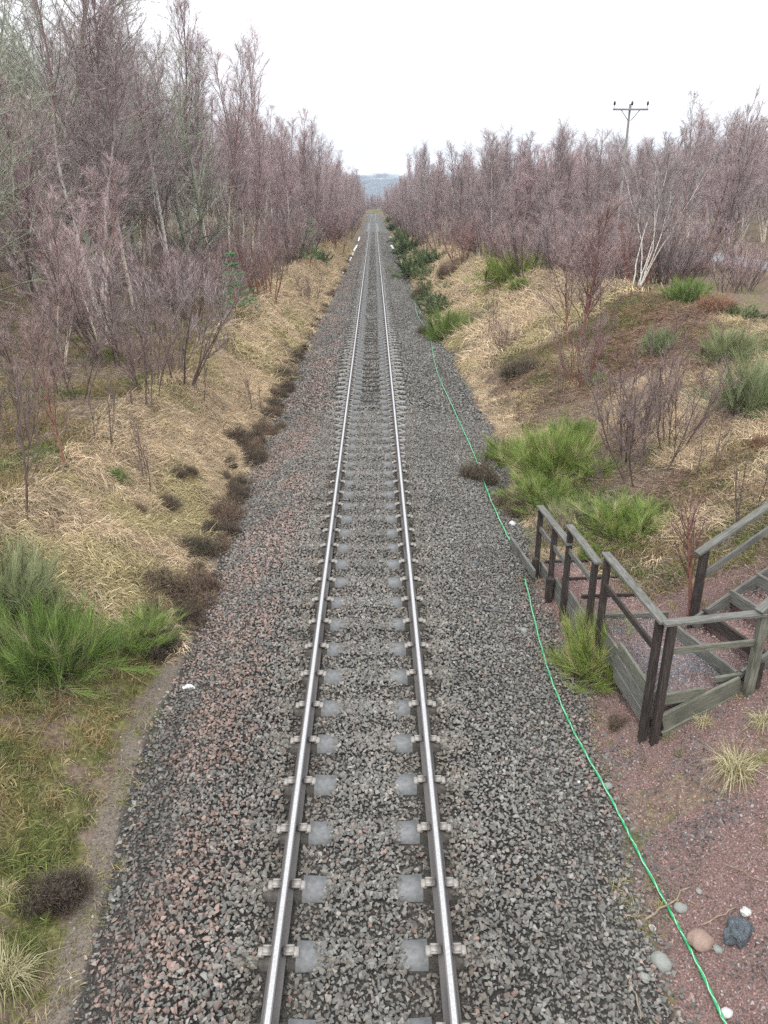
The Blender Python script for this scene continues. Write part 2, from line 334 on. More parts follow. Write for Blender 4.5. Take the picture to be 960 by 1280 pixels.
def tree_meshes(seed, H, r0, stems=1, lean=.06, first=.22, prim=60, plen=.24, ang=50, sec=7, ntw=9000, tw=(.22, .5, .008), droop=.25, upb=.10,
                bark='bark_white', br='branch', twig='twig_purple', fan=.0, secl=.4, wob=.05):
    r = np.random.default_rng(seed); T = []; B = Acc(); carriers = []
    for s in range(stems):
        az = r.random() * 2 * pi; f = fan * (.5 + r.random() * .7) if stems > 1 else lean
        d = np.array([cos(az) * f, sin(az) * f, 1.]); h = H * (1 if s == 0 else r.uniform(.7, 1)); rr = r0 * (1 if s == 0 else r.uniform(.6, .95))
        st = np.array([cos(az), sin(az), 0]) * (.10 * stems ** .5 if stems > 1 else 0)
        trunk = grow(r, st + np.array([0, 0, -.15]), d / np.linalg.norm(d), h, 16, wob, .05 if stems > 1 else .03)
        rad = rr * (1 - np.linspace(0, 1, 16)) ** .8 + .006; rad[0] *= 1.25
        T.append(tube(trunk, rad, 7 if stems < 4 else 5))
        carriers.append((trunk, .7, .5))
        for k in range(max(3, prim // stems)):
            t = first + (1 - first) * (k + r.random()) / max(3, prim // stems); t = min(t, .985)
            p, dd = along(trunk, np.array([t])); az2 = k * 2.4 + r.random() * .9; a = R(ang * r.uniform(.65, 1.2)) * (1 - .35 * t)
            out = np.array([cos(az2), sin(az2), 0]); dv = out * sin(a) + dd[0] * cos(a)
            L = h * plen * (1.25 - t) ** .8 * r.uniform(.6, 1.15) + .15
            br_ = grow(r, p[0], unit(dv), L, 6, .10, upb)
            if droop: br_[:, 2] -= droop * .35 * np.linspace(0, 1, 6) ** 3 * L
            rb = max(.006, rr * .42 * (1 - t) ** .8 * r.uniform(.6, 1) + .005)
            V, F = tube(br_, np.linspace(rb * 1.2, .006, 6), 3); B.add(V, F, r.random())
            carriers.append((br_, L, .25))
            for q in range(sec):
                t2 = np.array([.25 + .72 * (q + r.random()) / sec]); p2, d2 = along(br_, t2)
                dv2 = unit(d2[0] + unit(r.normal(size=3)) * .75 + np.array([0, 0, .1])); L2 = L * secl * r.uniform(.6, 1.2) * (1.15 - .5 * t2[0]) + .1
                b2 = grow(r, p2[0], dv2, L2, 4, .14, .03 - droop * .15)
                V, F = tube(b2, np.linspace(max(.004, rb * .4), .003, 4), 3); B.add(V, F, r.random()); carriers.append((b2, L2 * 1.6, .05))
    w = np.array([c[1] for c in carriers]); cnt = r.multinomial(ntw, w / w.sum()); TP, TD = [], []
    for (path, L, t0), c in zip(carriers, cnt):
        if c == 0: continue
        p, d = along(path, t0 + (1 - t0) * r.random(c)); TP.append(p); TD.append(d)
    TP = np.concatenate(TP); TD = np.concatenate(TD)
    D = unit(TD * 1.0 + unit(r.normal(size=TD.shape)) * .55 + np.array([0, 0, -droop * .7 + .15]))
    tv = slivers(TP, D, r.uniform(tw[0], tw[1], len(TP)), tw[2] * r.uniform(.6, 1.3, len(TP)), r)
    BV, BF, Bv = np.concatenate(B.V), np.concatenate(B.F), np.concatenate(B.v)
    tp = [(V, F, .5, MT[bark]) for V, F in T]
    tm = merge_tri('trunk_%d' % seed, tp, True)
    cm = merge_tri('crown_%d' % seed, [(BV, BF, Bv, MT[br]), (*tv, MT[twig])])
    return tm, cm

# ------------------------------------------------------------------ geometry-nodes scatter of small pieces (source pieces live in an unlinked collection)
def scatter(name, P, rot, scl, idx, colr, sources, label, kind='stuff', cat=None):
    me = bpy.data.meshes.new(name); me.vertices.add(len(P)); me.vertices.foreach_set('co', np.asarray(P, np.float32).ravel())
    for nm, ty, key, arr in (('rot', 'FLOAT_VECTOR', 'vector', rot), ('scl', 'FLOAT_VECTOR', 'vector', scl), ('idx', 'INT', 'value', idx), ('col', 'FLOAT_COLOR', 'color', colr)):
        a = me.attributes.new(nm, ty, 'POINT'); a.data.foreach_set(key, np.asarray(arr, np.int32 if ty == 'INT' else np.float32).ravel())
    o = link(name, me); tag(o, label, cat, None, kind)
    c = bpy.data.collections.new(name + '_pieces')
    for i, s in enumerate(sources): so_ = bpy.data.objects.new('%s_piece_%02d' % (name, i), s); c.objects.link(so_)
    g = bpy.data.node_groups.new(name, 'GeometryNodeTree')
    g.interface.new_socket('Geometry', in_out='INPUT', socket_type='NodeSocketGeometry'); g.interface.new_socket('Geometry', in_out='OUTPUT', socket_type='NodeSocketGeometry')
    gi, go = g.nodes.new('NodeGroupInput'), g.nodes.new('NodeGroupOutput')
    ci = g.nodes.new('GeometryNodeCollectionInfo'); ci.inputs['Collection'].default_value = c; ci.inputs['Separate Children'].default_value = True; ci.inputs['Reset Children'].default_value = True
    ip = g.nodes.new('GeometryNodeInstanceOnPoints'); ip.inputs['Pick Instance'].default_value = True
    def na(nm, dt):
        n = g.nodes.new('GeometryNodeInputNamedAttribute'); n.data_type = dt; n.inputs['Name'].default_value = nm; return n.outputs['Attribute']
    g.links.new(gi.outputs[0], ip.inputs['Points']); g.links.new(ci.outputs[0], ip.inputs['Instance'])
    g.links.new(na('idx', 'INT'), ip.inputs['Instance Index']); g.links.new(na('scl', 'FLOAT_VECTOR'), ip.inputs['Scale'])
    er = g.nodes.new('FunctionNodeEulerToRotation'); g.links.new(na('rot', 'FLOAT_VECTOR'), er.inputs[0]); g.links.new(er.outputs[0], ip.inputs['Rotation'])
    g.links.new(ip.outputs[0], go.inputs[0])
    md = o.modifiers.new('scatter', 'NODES'); md.node_group = g
    return o

def hull_stone(seed, n=14, flat=.75, m=None, sub=0):
    r = np.random.default_rng(seed); bm = bmesh.new()
    for p in r.normal(size=(n, 3)): p = p / np.linalg.norm(p) * r.uniform(.8, 1.05); bm.verts.new((p[0], p[1] * r.uniform(.8, 1), p[2] * flat))
    res = bmesh.ops.convex_hull(bm, input=bm.verts); bmesh.ops.delete(bm, geom=list({v for v in res['geom_interior'] if isinstance(v, bmesh.types.BMVert)}), context='VERTS')
    me = bpy.data.meshes.new('stone'); bm.to_mesh(me); bm.free(); me.materials.append(m); return me

# ------------------------------------------------------------------ ground sheet
def axis(parts):
    out = []
    for a, b, s in parts: out.append(np.arange(a, b, s))
    return np.concatenate(out)
xs = np.concatenate([-np.geomspace(9000, 45, 26), np.arange(-44, -12, .6), np.arange(-12, 13, .12), np.arange(13, 45, .5), np.geomspace(45, 9000, 26)])
ys = np.concatenate([np.arange(-30, 3, 1.5), np.arange(3, 20, .12), np.arange(20, 45, .22), np.arange(45, 120, .7), np.arange(120, 560, 3), np.geomspace(560, 14000, 30)])
GX, GY = np.meshgrid(xs, ys); GZ = ground(GX, GY)
nx, ny = len(xs), len(ys); i = (np.arange(ny - 1)[:, None] * nx + np.arange(nx - 1)[None, :]).ravel()
F = np.stack([i, i + 1, i + nx + 1, i + nx], 1)
gm = raw_mesh('ground', np.stack([GX.ravel(), GY.ravel(), GZ.ravel()], 1), F, [MT['ground']], smooth_=True)
def zones(x, y):
    xx = x - xoff(y); lt, rt, ltp, rtp = left_toe(y), right_toe(y), left_top(y), right_top(y)
    nz = fbm(x, y, 3.0, 31)
    ballast = smooth(-.25, .1, xx - lt) * smooth(-.15, .2, rt - xx)
    strawL = smooth(lt - .2, lt - .7, xx) * smooth(ltp - .5, ltp + .6, xx) * smooth(9.8, 11.2, y + 1.2 * (nz - .5)) * smooth(.14, .22, nz)
    strawR = smooth(.1, .6, xx - rt) * smooth(1.5, -.8, xx - rtp) * smooth(12, 14.5, y) * smooth(.34, .46, fbm(x, y, 2.6, 33))
    fern = np.exp(-((x - 8.9) / 1.9) ** 2 - ((y - 26) / 5.) ** 2) * 1.3 * (.5 + fbm(x, y, 1.5, 44))
    straw = np.maximum(strawL, strawR * (1 - smooth(.3, .6, fern)))
    red = smooth(-.15, .25, xx - rt) * smooth(13.8, 12.6, y) * smooth(.25, .33, fbm(x, y, 1.6, 37) + .06)
    red = np.maximum(red, .5 * smooth(.3, .6, fern))
    moss = ((xx < lt - .5) & (y < 11.5)) * (.35 + .8 * smooth(.25, .42, fbm(x, y, .9, 42))) + smooth(.48, .58, fbm(x, y, 1.8, 36)) * ((xx > rt + 1) & (xx < rtp + 2) & (y > 11)) * .9
    moss = np.maximum(moss, smooth(.42, .54, fbm(x, y, 1.9, 39)) * (xx < ltp + .5) * (y < 60) * .9)
    dirt = smooth(-.55, -.2, xx - lt + .35 * (fbm(x, y, .7, 43) - .5)) * (xx < lt + .15) * 1.0 * (y < 45)
    dirt = np.maximum(dirt, ((xx > rt) & (y < 6.2)) * smooth(.45, .55, fbm(x, y, .9, 41)) * .0)
    return dict(plain=smooth(110, 170, y), ballast=ballast, straw=straw, red=red, moss=moss, dirt=dirt)
Z = zones(GX.ravel(), GY.ravel())
for k, v in Z.items():
    a = gm.attributes.new(k, 'FLOAT', 'POINT'); a.data.foreach_set('value', v.astype(np.float32))
tag(link('ground', gm), 'rough railway cutting of straw grass, moss, red grit and ballast', kind='structure')

# road behind the right bank
yy = np.arange(30, 420, 4.); rd = np.stack([np.stack([np.full_like(yy, x), yy, np.full_like(yy, 2.262 - (.08 if x in (22.4, 26.4) else 0)) + zoff(yy)], 1) for x in (22.4, 22.6, 24.4, 26.2, 26.4)], 1)
n = len(yy); V = rd.reshape(-1, 3); i = (np.arange(n - 1)[:, None] * 5 + np.arange(4)[None, :]).ravel()
tag(link('road', raw_mesh('road', V, np.stack([i, i + 1, i + 6, i + 5], 1), [MT['asphalt']])), 'pale icy road running behind the right bank', kind='structure')

# ------------------------------------------------------------------ mountains
mx_ = np.linspace(-1750, 1750, 200); my_ = np.linspace(1650, 3250, 80); MX, MY = np.meshgrid(mx_, my_)
t = (MY - 1650) / 1600
near = 26 * smooth(0, .25, t) * (1 - smooth(.35, .55, t)) * (.55 + .6 * fbm(MX, MY, 450, 51))
farr = 182 * smooth(.35, .8, t) * (.42 + .62 * fbm(MX, MY, 520, 55) + .12 * fbm(MX, MY, 110, 58)) * (1 - .0 * t)
MZ = np.maximum(near, farr) - 8
nx, ny = len(mx_), len(my_); i = (np.arange(ny - 1)[:, None] * nx + np.arange(nx - 1)[None, :]).ravel()
m, nt, b = mat('mountain', .95, .1); P = pos(nt); sx = N(nt, 'ShaderNodeSeparateXYZ'); nt.links.new(P, sx.inputs[0])
nz = noise(nt, .016, 6, P); ad = N(nt, 'ShaderNodeMath'); ad.operation = 'MULTIPLY_ADD'; nt.links.new(nz, ad.inputs[0]); ad.inputs[1].default_value = 70; nt.links.new(sx.outputs[2], ad.inputs[2])
mr = N(nt, 'ShaderNodeMapRange'); nt.links.new(ad.outputs[0], mr.inputs[0]); mr.inputs[1].default_value = 98; mr.inputs[2].default_value = 120
nt.links.new(mixc(nt, mr.outputs[0], ramp(nt, noise(nt, .04, 5, P), [(.35, (.09, .11, .13)), (.65, (.17, .19, .20))]), (.85, .87, .9)), b.inputs['Base Color'])
tag(link('mountains', raw_mesh('mountains', np.stack([MX.ravel(), MY.ravel(), MZ.ravel()], 1), np.stack([i, i + 1, i + nx + 1, i + nx], 1), [m], smooth_=True)), 'distant blue hills with patchy snow on their tops', kind='structure')

# ------------------------------------------------------------------ railway track
track = empty('railway_track', (XT, 4, -.16), 0, 'single railway line with polished rails on concrete sleepers running to the horizon', 'railway track')
prof = [(-.075, -.159), (-.075, -.148), (-.012, -.132), (-.0085, -.045), (-.0345, -.034), (-.036, -.008), (-.030, -.0025), (-.019, -.0003), (.021, -.0003), (.030, -.0025), (.036, -.008), (.0345, -.034), (.0085, -.045), (.012, -.132), (.075, -.148), (.075, -.159)]
yr = np.concatenate([np.arange(-3, 345, 6.), np.arange(345, 520, 5.)])
for sx_ in (-.7525, .7525):
    V, Fq, mi = [], [], []
    for y in yr:
        ox, oz = float(xoff(y)), float(zoff(y))
        for px, pz in prof: V.append((sx_ + ox + px, y - 4, pz + oz + .16))
    k = len(prof)
    for a in range(len(yr) - 1):
        for q in range(k - 1):
            Fq.append((a * k + q, a * k + q + 1, (a + 1) * k + q + 1, (a + 1) * k + q)); mi.append(1 if q == 7 else 0)
    link('rail', raw_mesh('rail', V, Fq, [MT['rail_side'], MT['rail_head']], mi), track)

def sleeper_mesh(with_clips):
    # cross sections along x: (x, top z, top half width, bottom half width)
    sec = [(-1.25, -.20, .10, .13), (-1.12, -.187, .11, .14), (-.96, -.178, .115, .145), (-.955, -.172, .105, .145), (-.60, -.172, .105, .15), (-.59, -.158, .128, .152), (-.36, -.170, .12, .15), (-.30, -.235, .10, .13), (0, -.25, .10, .13)]
    sec = sec + [(-x, z, a, b_) for x, z, a, b_ in sec[-2::-1]]
    V, Fs, mi = [], [], []
    for x, z, a, b_ in sec: V += [(x, -b_, -.34), (x, -a, z), (x, a, z), (x, b_, -.34)]
    for s in range(len(sec) - 1):
        for q in range(3):
            x0 = abs(sec[s][0] + sec[s + 1][0]) / 2
            Fs.append((s * 4 + q, s * 4 + 4 + q, s * 4 + 5 + q, s * 4 + 1 + q)); mi.append(0 if .2 < x0 < .59 else 1)
    Fs += [(0, 1, 2, 3)]; mi += [1]; e = (len(sec) - 1) * 4; Fs += [(e + 3, e + 2, e + 1, e)]; mi += [1]
    V = [(x, y, z + .16) for x, y, z in V]
    return V, Fs, mi
def box(cx, cy, cz, sx_, sy_, sz_, tp=.0):
    V = []
    for z, s in ((-.5, 1), (.5, 1 - tp)):
        for x, y in ((-.5, -.5), (.5, -.5), (.5, .5), (-.5, .5)): V.append((cx + x * sx_ * s, cy + y * sy_ * s, cz + z * sz_))
    F_ = [(3, 2, 1, 0), (4, 5, 6, 7), (0, 1, 5, 4), (1, 2, 6, 5), (2, 3, 7, 6), (3, 0, 4, 7)]; return V, F_
def joined(parts):
    V, F_, M_ = [], [], []
    for (v, f), m_ in parts: F_ += [tuple(k + len(V) for k in q) for q in f]; V += v; M_ += [m_] * len(f)
    return V, F_, M_
def clip_parts(s):   # s=+1: clip lies towards +x from the rail
    return [(box(s * .062, 0, -.132, .05, .095, .02, .2), 1), (box(s * .105, 0, -.136, .085, .070, .044, .25), 0), (box(s * .155, 0, -.148, .07, .11, .036, .3), 0),
            (box(s * .098, .043, -.126, .09, .016, .018, .1), 0), (box(s * .098, -.043, -.126, .09, .016, .018, .1), 0)]
def clipm(s):
    V, F_, M_ = joined(clip_parts(s)); me = raw_mesh('rail_clip', [(x, y, z + 0.0) for x, y, z in V], F_, [MT['clip'], MT['insulator']], M_)
    return me
sv, sf, sm_ = sleeper_mesh(False); sleeper_me = raw_mesh('sleeper', sv, sf, [MT['concrete'], MT['concrete_dirty_shade']], sm_)
sleeper_bare = raw_mesh('sleeper', sv, sf, [MT['concrete'], MT['concrete_far']], sm_)
clip_me = {1: clipm(1), -1: clipm(-1)}
far_parts = [((sv, sf), None)]
V, F_, M_ = list(sv), list(sf), list(sm_)
for rx in (-.7525, .7525):
    for s in (-1, 1):
        for (v, f), mm_ in clip_parts(s):
            F_ += [tuple(k + len(V) for k in q) for q in f]; V += [(x + rx, y, z + .16) for x, y, z in v]; M_ += [2 + mm_] * len(f)
sleeper_far = raw_mesh('sleeper_far', V, F_, [MT['concrete'], MT['concrete_far'], MT['clip'], MT['insulator']], M_)
D0 = 4.19; SP = .727; rs = random.Random(5); sleepers = []
for k in range(300):
    y = D0 + (k - 1) * SP
    o = link('sleeper', (sleeper_me if k < 21 else sleeper_bare) if k < 60 else sleeper_far, track, (rs.uniform(-.01, .01), y - 4, rs.uniform(-.004, .002))); sleepers.append(y)
    if k < 60:
        for rx in (-.7525, .7525):
            for s in (-1, 1): link('rail_clip', clip_me[s], o, (rx - o.location.x, rs.uniform(-.004, .004), .16 - o.location.z))

# ------------------------------------------------------------------ ballast stones
def jgrid(x0, x1, y0, y1, s, r):
    a = np.arange(x0, x1, s); b = np.arange(y0, y1, s); X, Y = np.meshgrid(a, b); X = X.ravel() + r.uniform(-.5, .5, X.size) * s; Y = Y.ravel() + r.uniform(-.5, .5, Y.size) * s; return X, Y
def ballast(name, y0, y1, step, size, seed, label):
    r = np.random.default_rng(seed); X, Y = jgrid(-3.6, 4.1, y0, y1, step, r)
    q = r.random(len(X)); lt, rt = left_toe(Y), right_toe(Y)
    keep = (X > lt - .05 + .35 * (q - .3)) & (X < rt + .05 + .4 * (q - .5))
    tx = X - XT; ph = (Y - D0) / SP; dy = np.abs(ph - np.round(ph)) * SP; at = np.abs(tx)
    ci = .36 + .08 * vn(np.sign(tx) * 5, np.round(ph), .9, 61); co = np.where(Y < 20, .89 + .08 * vn(np.sign(tx) * 9, np.round(ph), .8, 64), np.interp(Y, [20, 28], [.97, 1.3]))
    exposed = (dy < .155 + size * .45) & (at > ci) & (at < co)
    mid = (Y > 24) & (dy < .15) & (vn(np.round(ph), 0, .7, 63) > .3)
    rail = np.abs(at - .7525) < .085 + size * .4
    keep &= ~(exposed | rail | (mid & (at < 1.2))); X, Y, tx, at, dy = X[keep], Y[keep], tx[keep], at[keep], dy[keep]
    du = (dy < .17) & ((at < .42) | ((at > .86) & (at < 1.3))) & (Y < 26); X, Y, tx, at, dy = (np.concatenate([v, v[du]]) for v in (X, Y, tx, at, dy)); m_ = int(du.sum()); X[-m_:] += r.uniform(-.02, .02, m_) if m_ else 0; Y[-m_:] += r.uniform(-.02, .02, m_) if m_ else 0
    n = len(X); sc = size * r.uniform(.45, 1.3, (n, 1)) * r.uniform(.75, 1.25, (n, 3)); sc[:, 2] *= .85
    z = ground(X, Y) + .012 + r.uniform(-.012, .02, n) + np.where(at < .42, .02, 0) + .05 * smooth(.9, 1.0, at) * smooth(2.1, 1.4, at)
    dyk = dy; z = np.where((dyk < .15) & (at < 1.28), np.maximum(z, np.interp(at, [0, .3, .5, .9, 1.25], [-.205, -.195, -.176, -.172, -.18]) + .012 + zoff(Y)), z)
    pal = np.array([[.155, .148, .135], [.185, .178, .164], [.125, .122, .113], [.245, .235, .215], [.175, .158, .135], [.155, .158, .148]])
    C = pal[r.integers(0, 6, n)] * r.uniform(.75, 1.25, (n, 1))
    redp = .025 + .50 * smooth(-1.1, -1.8, tx) * smooth(.42, .62, fbm(X, Y, 1.3, 65)) + .10 * smooth(-.9, -1.4, tx)
    redp = redp + .25 * smooth(2.2, 3.1, X) * (Y < 13)
    isr = r.random(n) < redp; C[isr] = np.array([.245, .178, .152]) * r.uniform(.6, 1.4, (isr.sum(), 1))
    C = C * (1.05 + .4 * (fbm(X, Y, 1.1, 66) - .5))[:, None]
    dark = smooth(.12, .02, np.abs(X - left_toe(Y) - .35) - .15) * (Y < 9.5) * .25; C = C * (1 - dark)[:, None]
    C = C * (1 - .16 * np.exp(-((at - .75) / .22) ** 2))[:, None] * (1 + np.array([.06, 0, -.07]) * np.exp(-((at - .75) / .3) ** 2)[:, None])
    C = np.concatenate([C, np.ones((n, 1))], 1)
    src = [hull_stone(s, 8 + s % 3, .60 + .08 * (s % 4), MT['stone_inst']) for s in range(12)]
    rot = r.uniform(0, 2 * pi, (n, 3)); rot[:, 0] = r.normal(0, .5, n); rot[:, 1] = r.normal(0, .5, n)
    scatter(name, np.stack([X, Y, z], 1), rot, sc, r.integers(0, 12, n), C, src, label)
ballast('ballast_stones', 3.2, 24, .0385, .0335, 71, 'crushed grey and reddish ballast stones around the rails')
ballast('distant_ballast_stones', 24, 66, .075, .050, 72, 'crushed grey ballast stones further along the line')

ballast('far_ballast_stones', 65.5, 165, .115, .062, 73, 'crushed grey ballast stones fading toward the vanishing point')

# ------------------------------------------------------------------ red grit, pebbles, ground cover
def region(x0, x1, y0, y1, s, seed, fn):
    r = np.random.default_rng(seed); X, Y = jgrid(x0, x1, y0, y1, s, r); k = r.random(len(X)) < fn(X, Y); return X[k], Y[k], r
small_src = [hull_stone(40 + s, 9, .6, MT['grit_inst']) for s in range(6)]
X, Y, r = region(2.4, 7.5, 3.5, 14, .034, 73, lambda x, y: np.where(y > 12.5, .4, 1) * smooth(0, .1, x - right_toe(y) + .15) * smooth(.9, .35, zones(x, y)['moss'] * 0 + np.maximum(0, x - 5.6 - (y > 8) * .8)))
n = len(X); f = fbm(X, Y, .55, 74); dk = (f + r.normal(0, .08, n)) > .56
C = np.where(dk[:, None], np.array([.13, .125, .125]), np.array([.32, .205, .185])) * r.uniform(.6, 1.5, (n, 1)); g2 = r.random(n) < .18; C[g2] = np.array([.34, .31, .30]) * r.uniform(.6, 1.2, (g2.sum(), 1))
sc = np.where(dk, .022, .0145)[:, None] * r.uniform(.6, 1.4, (n, 3))
scatter('red_grit', np.stack([X, Y, ground(X, Y) + .004], 1), r.uniform(0, 6.28, (n, 3)), sc, r.integers(0, 6, n), np.concatenate([C, np.ones((n, 1))], 1), small_src, 'loose pinkish red grit and dark pebbles beside the steps')
X, Y, r = region(-4.2, -2.4, 3.5, 30, .045, 75, lambda x, y: .5 * (smooth(-.6, -.3, x - left_toe(y)) * (x < left_toe(y) + .15)))
n = len(X); C = np.where(r.random((n, 1)) < .06, .5, .19) * np.array([1, .9, .8]) * r.uniform(.5, 1.25, (n, 1))
scatter('verge_pebbles', np.stack([X, Y, ground(X, Y) + .003], 1), r.uniform(0, 6.28, (n, 3)), .014 * r.uniform(.5, 1.7, (n, 3)), r.integers(0, 6, n), np.concatenate([C, np.ones((n, 1))], 1), small_src, 'small pale pebbles on the bare strip beside the ballast')

def tuft(seed, n, L, Wd, spread, lay, m):
    """blades combed over towards +x by lay"""
    r = np.random.default_rng(seed); P = np.concatenate([r.normal(0, spread, (n, 2)), np.zeros((n, 1))], 1)
    D = unit(np.concatenate([r.normal(lay, .45, (n, 1)), r.normal(0, .45, (n, 1)), r.uniform(.35, 1.0, (n, 1))], 1))
    V, F_, v = slivers(P, D, L * r.uniform(.5, 1.2, n), Wd * r.uniform(.7, 1.3, n), r, None, 1.2 * max(lay, .35))
    return raw_mesh('tuft', V, F_, [m], None, v)
combed = [tuft(s, 40, .24, .0085, .05, 1.0, MT['blade_inst']) for s in range(6)]
upright = [tuft(20 + s, 26, .13, .007, .045, .15, MT['blade_inst']) for s in range(6)]
litter = []
for s in range(5):
    r = np.random.default_rng(200 + s); n = 26; P = r.normal(0, .10, (n, 3)); P[:, 2] = r.uniform(0, .04, n); D = unit(r.normal(size=(n, 3)) * [1, 1, .22])
    V, F_, v = slivers(P, D, r.uniform(.05, .2, n), r.uniform(.004, .010, n), r); litter.append(raw_mesh('litter', V, F_, [MT['blade_inst']], None, v))
def cover(name, X, Y, r, src, C, scale, aim, label, jit=.4, dz=0.0):
    n = len(X); e = .15; gxx = (ground(X + e, Y) - ground(X - e, Y)) / (2 * e); gyy = (ground(X, Y + e) - ground(X, Y - e)) / (2 * e)
    rz = aim + r.normal(0, jit, n); slope = np.clip(gxx * np.cos(rz) + gyy * np.sin(rz), -1, 1); tilt = -np.arctan(slope)
    rot = np.stack([np.zeros(n), tilt, rz], 1); sc = scale * r.uniform(.65, 1.35, (n, 1)) * np.ones((n, 3))
    C = np.concatenate([np.clip(C, 0.01, .9), np.ones((n, 1))], 1)
    scatter(name, np.stack([X, Y, ground(X, Y) - .01 + dz], 1), rot, sc, r.integers(0, len(src), n), C, src, label)
def straw_col(X, Y, r):
    n = len(X); t = fbm(X, Y, 1.2, 81)[:, None]; u = r.random((n, 1))
    A = np.array([.55, .45, .31]); B = np.array([.42, .30, .20]); G = np.array([.36, .33, .15])
    C = A * (1 - u * .6) + B * u * .6; g = smooth(.55, .72, fbm(X, Y, 1.7, 82))[:, None] * .55; t = t * .6 + .8 * (vn(X, Y, .28, 83)[:, None] - .25); C = C * (1 - g) + G * g
    return C * (.75 + .5 * t) * r.uniform(.8, 1.25, (n, 1)) * 1.1
# combed straw on both banks: thinning with distance, blades larger where they are farther off
for nm, y0, y1, s, sc, lab in (('dry_grass', 8, 30, .085, 1.0, 'long dry straw grass combed down the banks'), ('distant_dry_grass', 30, 110, .20, 2.0, 'pale dry grass on the banks further along the line')):
    X, Y, r = region(-8, -2.8, y0, y1, s, 83, lambda x, y: zones(x, y)['straw'] * .95)
    X2, Y2, r2 = region(3, 12.5, y0, y1, s, 84, lambda x, y: zones(x, y)['straw'] * .95)
    lt_, rt_ = np.full(len(X), .15), np.full(len(X2), pi - .15)
    Xa, Ya = np.concatenate([X, X2]), np.concatenate([Y, Y2]); aim = np.concatenate([lt_ - .35, rt_ + .35]); kk = r.random(len(Xa)) < smooth(.22, .42, fbm(Xa, Ya, .5, 95)) * .85 + .15; Xa, Ya, aim = Xa[kk], Ya[kk], aim[kk]
    cover(nm, Xa, Ya, r, combed, straw_col(Xa, Ya, r), sc * (.7 + .9 * vn(Xa, Ya, .45, 96)[:, None]), aim + 1.1 * (vn(Xa, Ya, .8, 97) - .5), lab)
# moss, short green grass
def mossy(x, y): return zones(x, y)['moss']
X, Y, r = region(-12, -2.9, 4, 40, .10, 85, lambda x, y: mossy(x, y) * .8)
X2, Y2, _ = region(3.2, 13, 9, 40, .10, 86, lambda x, y: mossy(x, y) * .85 * (y > 11) )
Xa, Ya = np.concatenate([X, X2]), np.concatenate([Y, Y2]); n = len(Xa); u = r.random((n, 1)); h = smooth(.36, .58, fbm(Xa, Ya, .7, 87))[:, None]
C = (np.array([.15, .17, .055]) * (1 - h) + np.array([.31, .22, .12]) * h) * (1 - .35 * u) + np.array([.12, .20, .05]) * .35 * u
cover('green_grass', Xa, Ya, r, upright, C * r.uniform(.7, 1.35, (n, 1)), 1.25, np.zeros(n), 'short mossy green grass on the bank tops', 3)
k = fbm(Xa, Ya, .6, 98) > .52; k &= (Xa < 0) & (Ya < 12) & (r.random(n) < .5); n2 = int(k.sum()); u = r.random((n2, 1))
cover('coarse_grass', Xa[k], Ya[k], r, combed, (np.array([.36, .30, .17]) * u + np.array([.22, .27, .09]) * (1 - u)) * r.uniform(.6, 1.2, (n2, 1)), .9, np.zeros(n2), 'longer coarse grass drooping over the near left bank', 1.2)
# woodland litter / heath on the plateaus and between the straw
X, Y, r = region(-26, -5, 10, 60, .17, 88, lambda x, y: (x < left_top(y) + .9) * .9)
X2, Y2, _ = region(4, 14, 11, 60, .14, 89, lambda x, y: (x > right_toe(y) + .6) * (1 - zones(x, y)['straw']) * .9)
Xa, Ya = np.concatenate([X, X2]), np.concatenate([Y, Y2]); n = len(Xa); u = r.random((n, 1)); f = fbm(Xa, Ya, 2, 90)[:, None]
fern = np.exp(-((Xa - 8.9) / 1.9) ** 2 - ((Ya - 26) / 5.) ** 2)[:, None]
C = (np.array([.24, .18, .16]) * (1 - f) + np.array([.34, .27, .18]) * f) * (.7 + .6 * u); C = C * (1 - fern) + np.array([.34, .205, .16]) * fern * (.7 + .5 * u)
cover('heath_litter', Xa, Ya, r, litter, C, 1.35, np.zeros(n), 'brown dead stems and bracken litter on the ground', 3)
X, Y, r = region(4.2, 12, 13.2, 34, .16, 191, lambda x, y: 0.7 * (x > right_toe(y) + 1.0) * smooth(.54, .66, fbm(x, y, 1.9, 192)))
n = len(X); C = np.array([.27, .175, .13]) * r.uniform(.5, 1.35, (n, 1))
cover('dead_bracken', X, Y, r, litter, C, 1.9, np.zeros(n), 'rusty flattened dead bracken on the right bank', 3, .03)
stalks = [tuft(60 + q, 7, .42, .006, .08, .1, MT['blade_inst']) for q in range(4)]
X, Y, r = region(-6.5, -3.2, 8, 34, .42, 193, lambda x, y: .45 * (x < left_toe(y) - .3)); X2, Y2, _ = region(3.6, 11, 9, 34, .42, 194, lambda x, y: .45 * (x > right_toe(y) + .4))
Xa, Ya = np.concatenate([X, X2]), np.concatenate([Y, Y2]); n = len(Xa); C = np.array([.34, .25, .17]) * r.uniform(.5, 1.4, (n, 1))
cover('dead_stalks', Xa, Ya, r, stalks, C, 1.0, np.zeros(n), 'scattered upright dead stalks in the straw of both banks', 3)
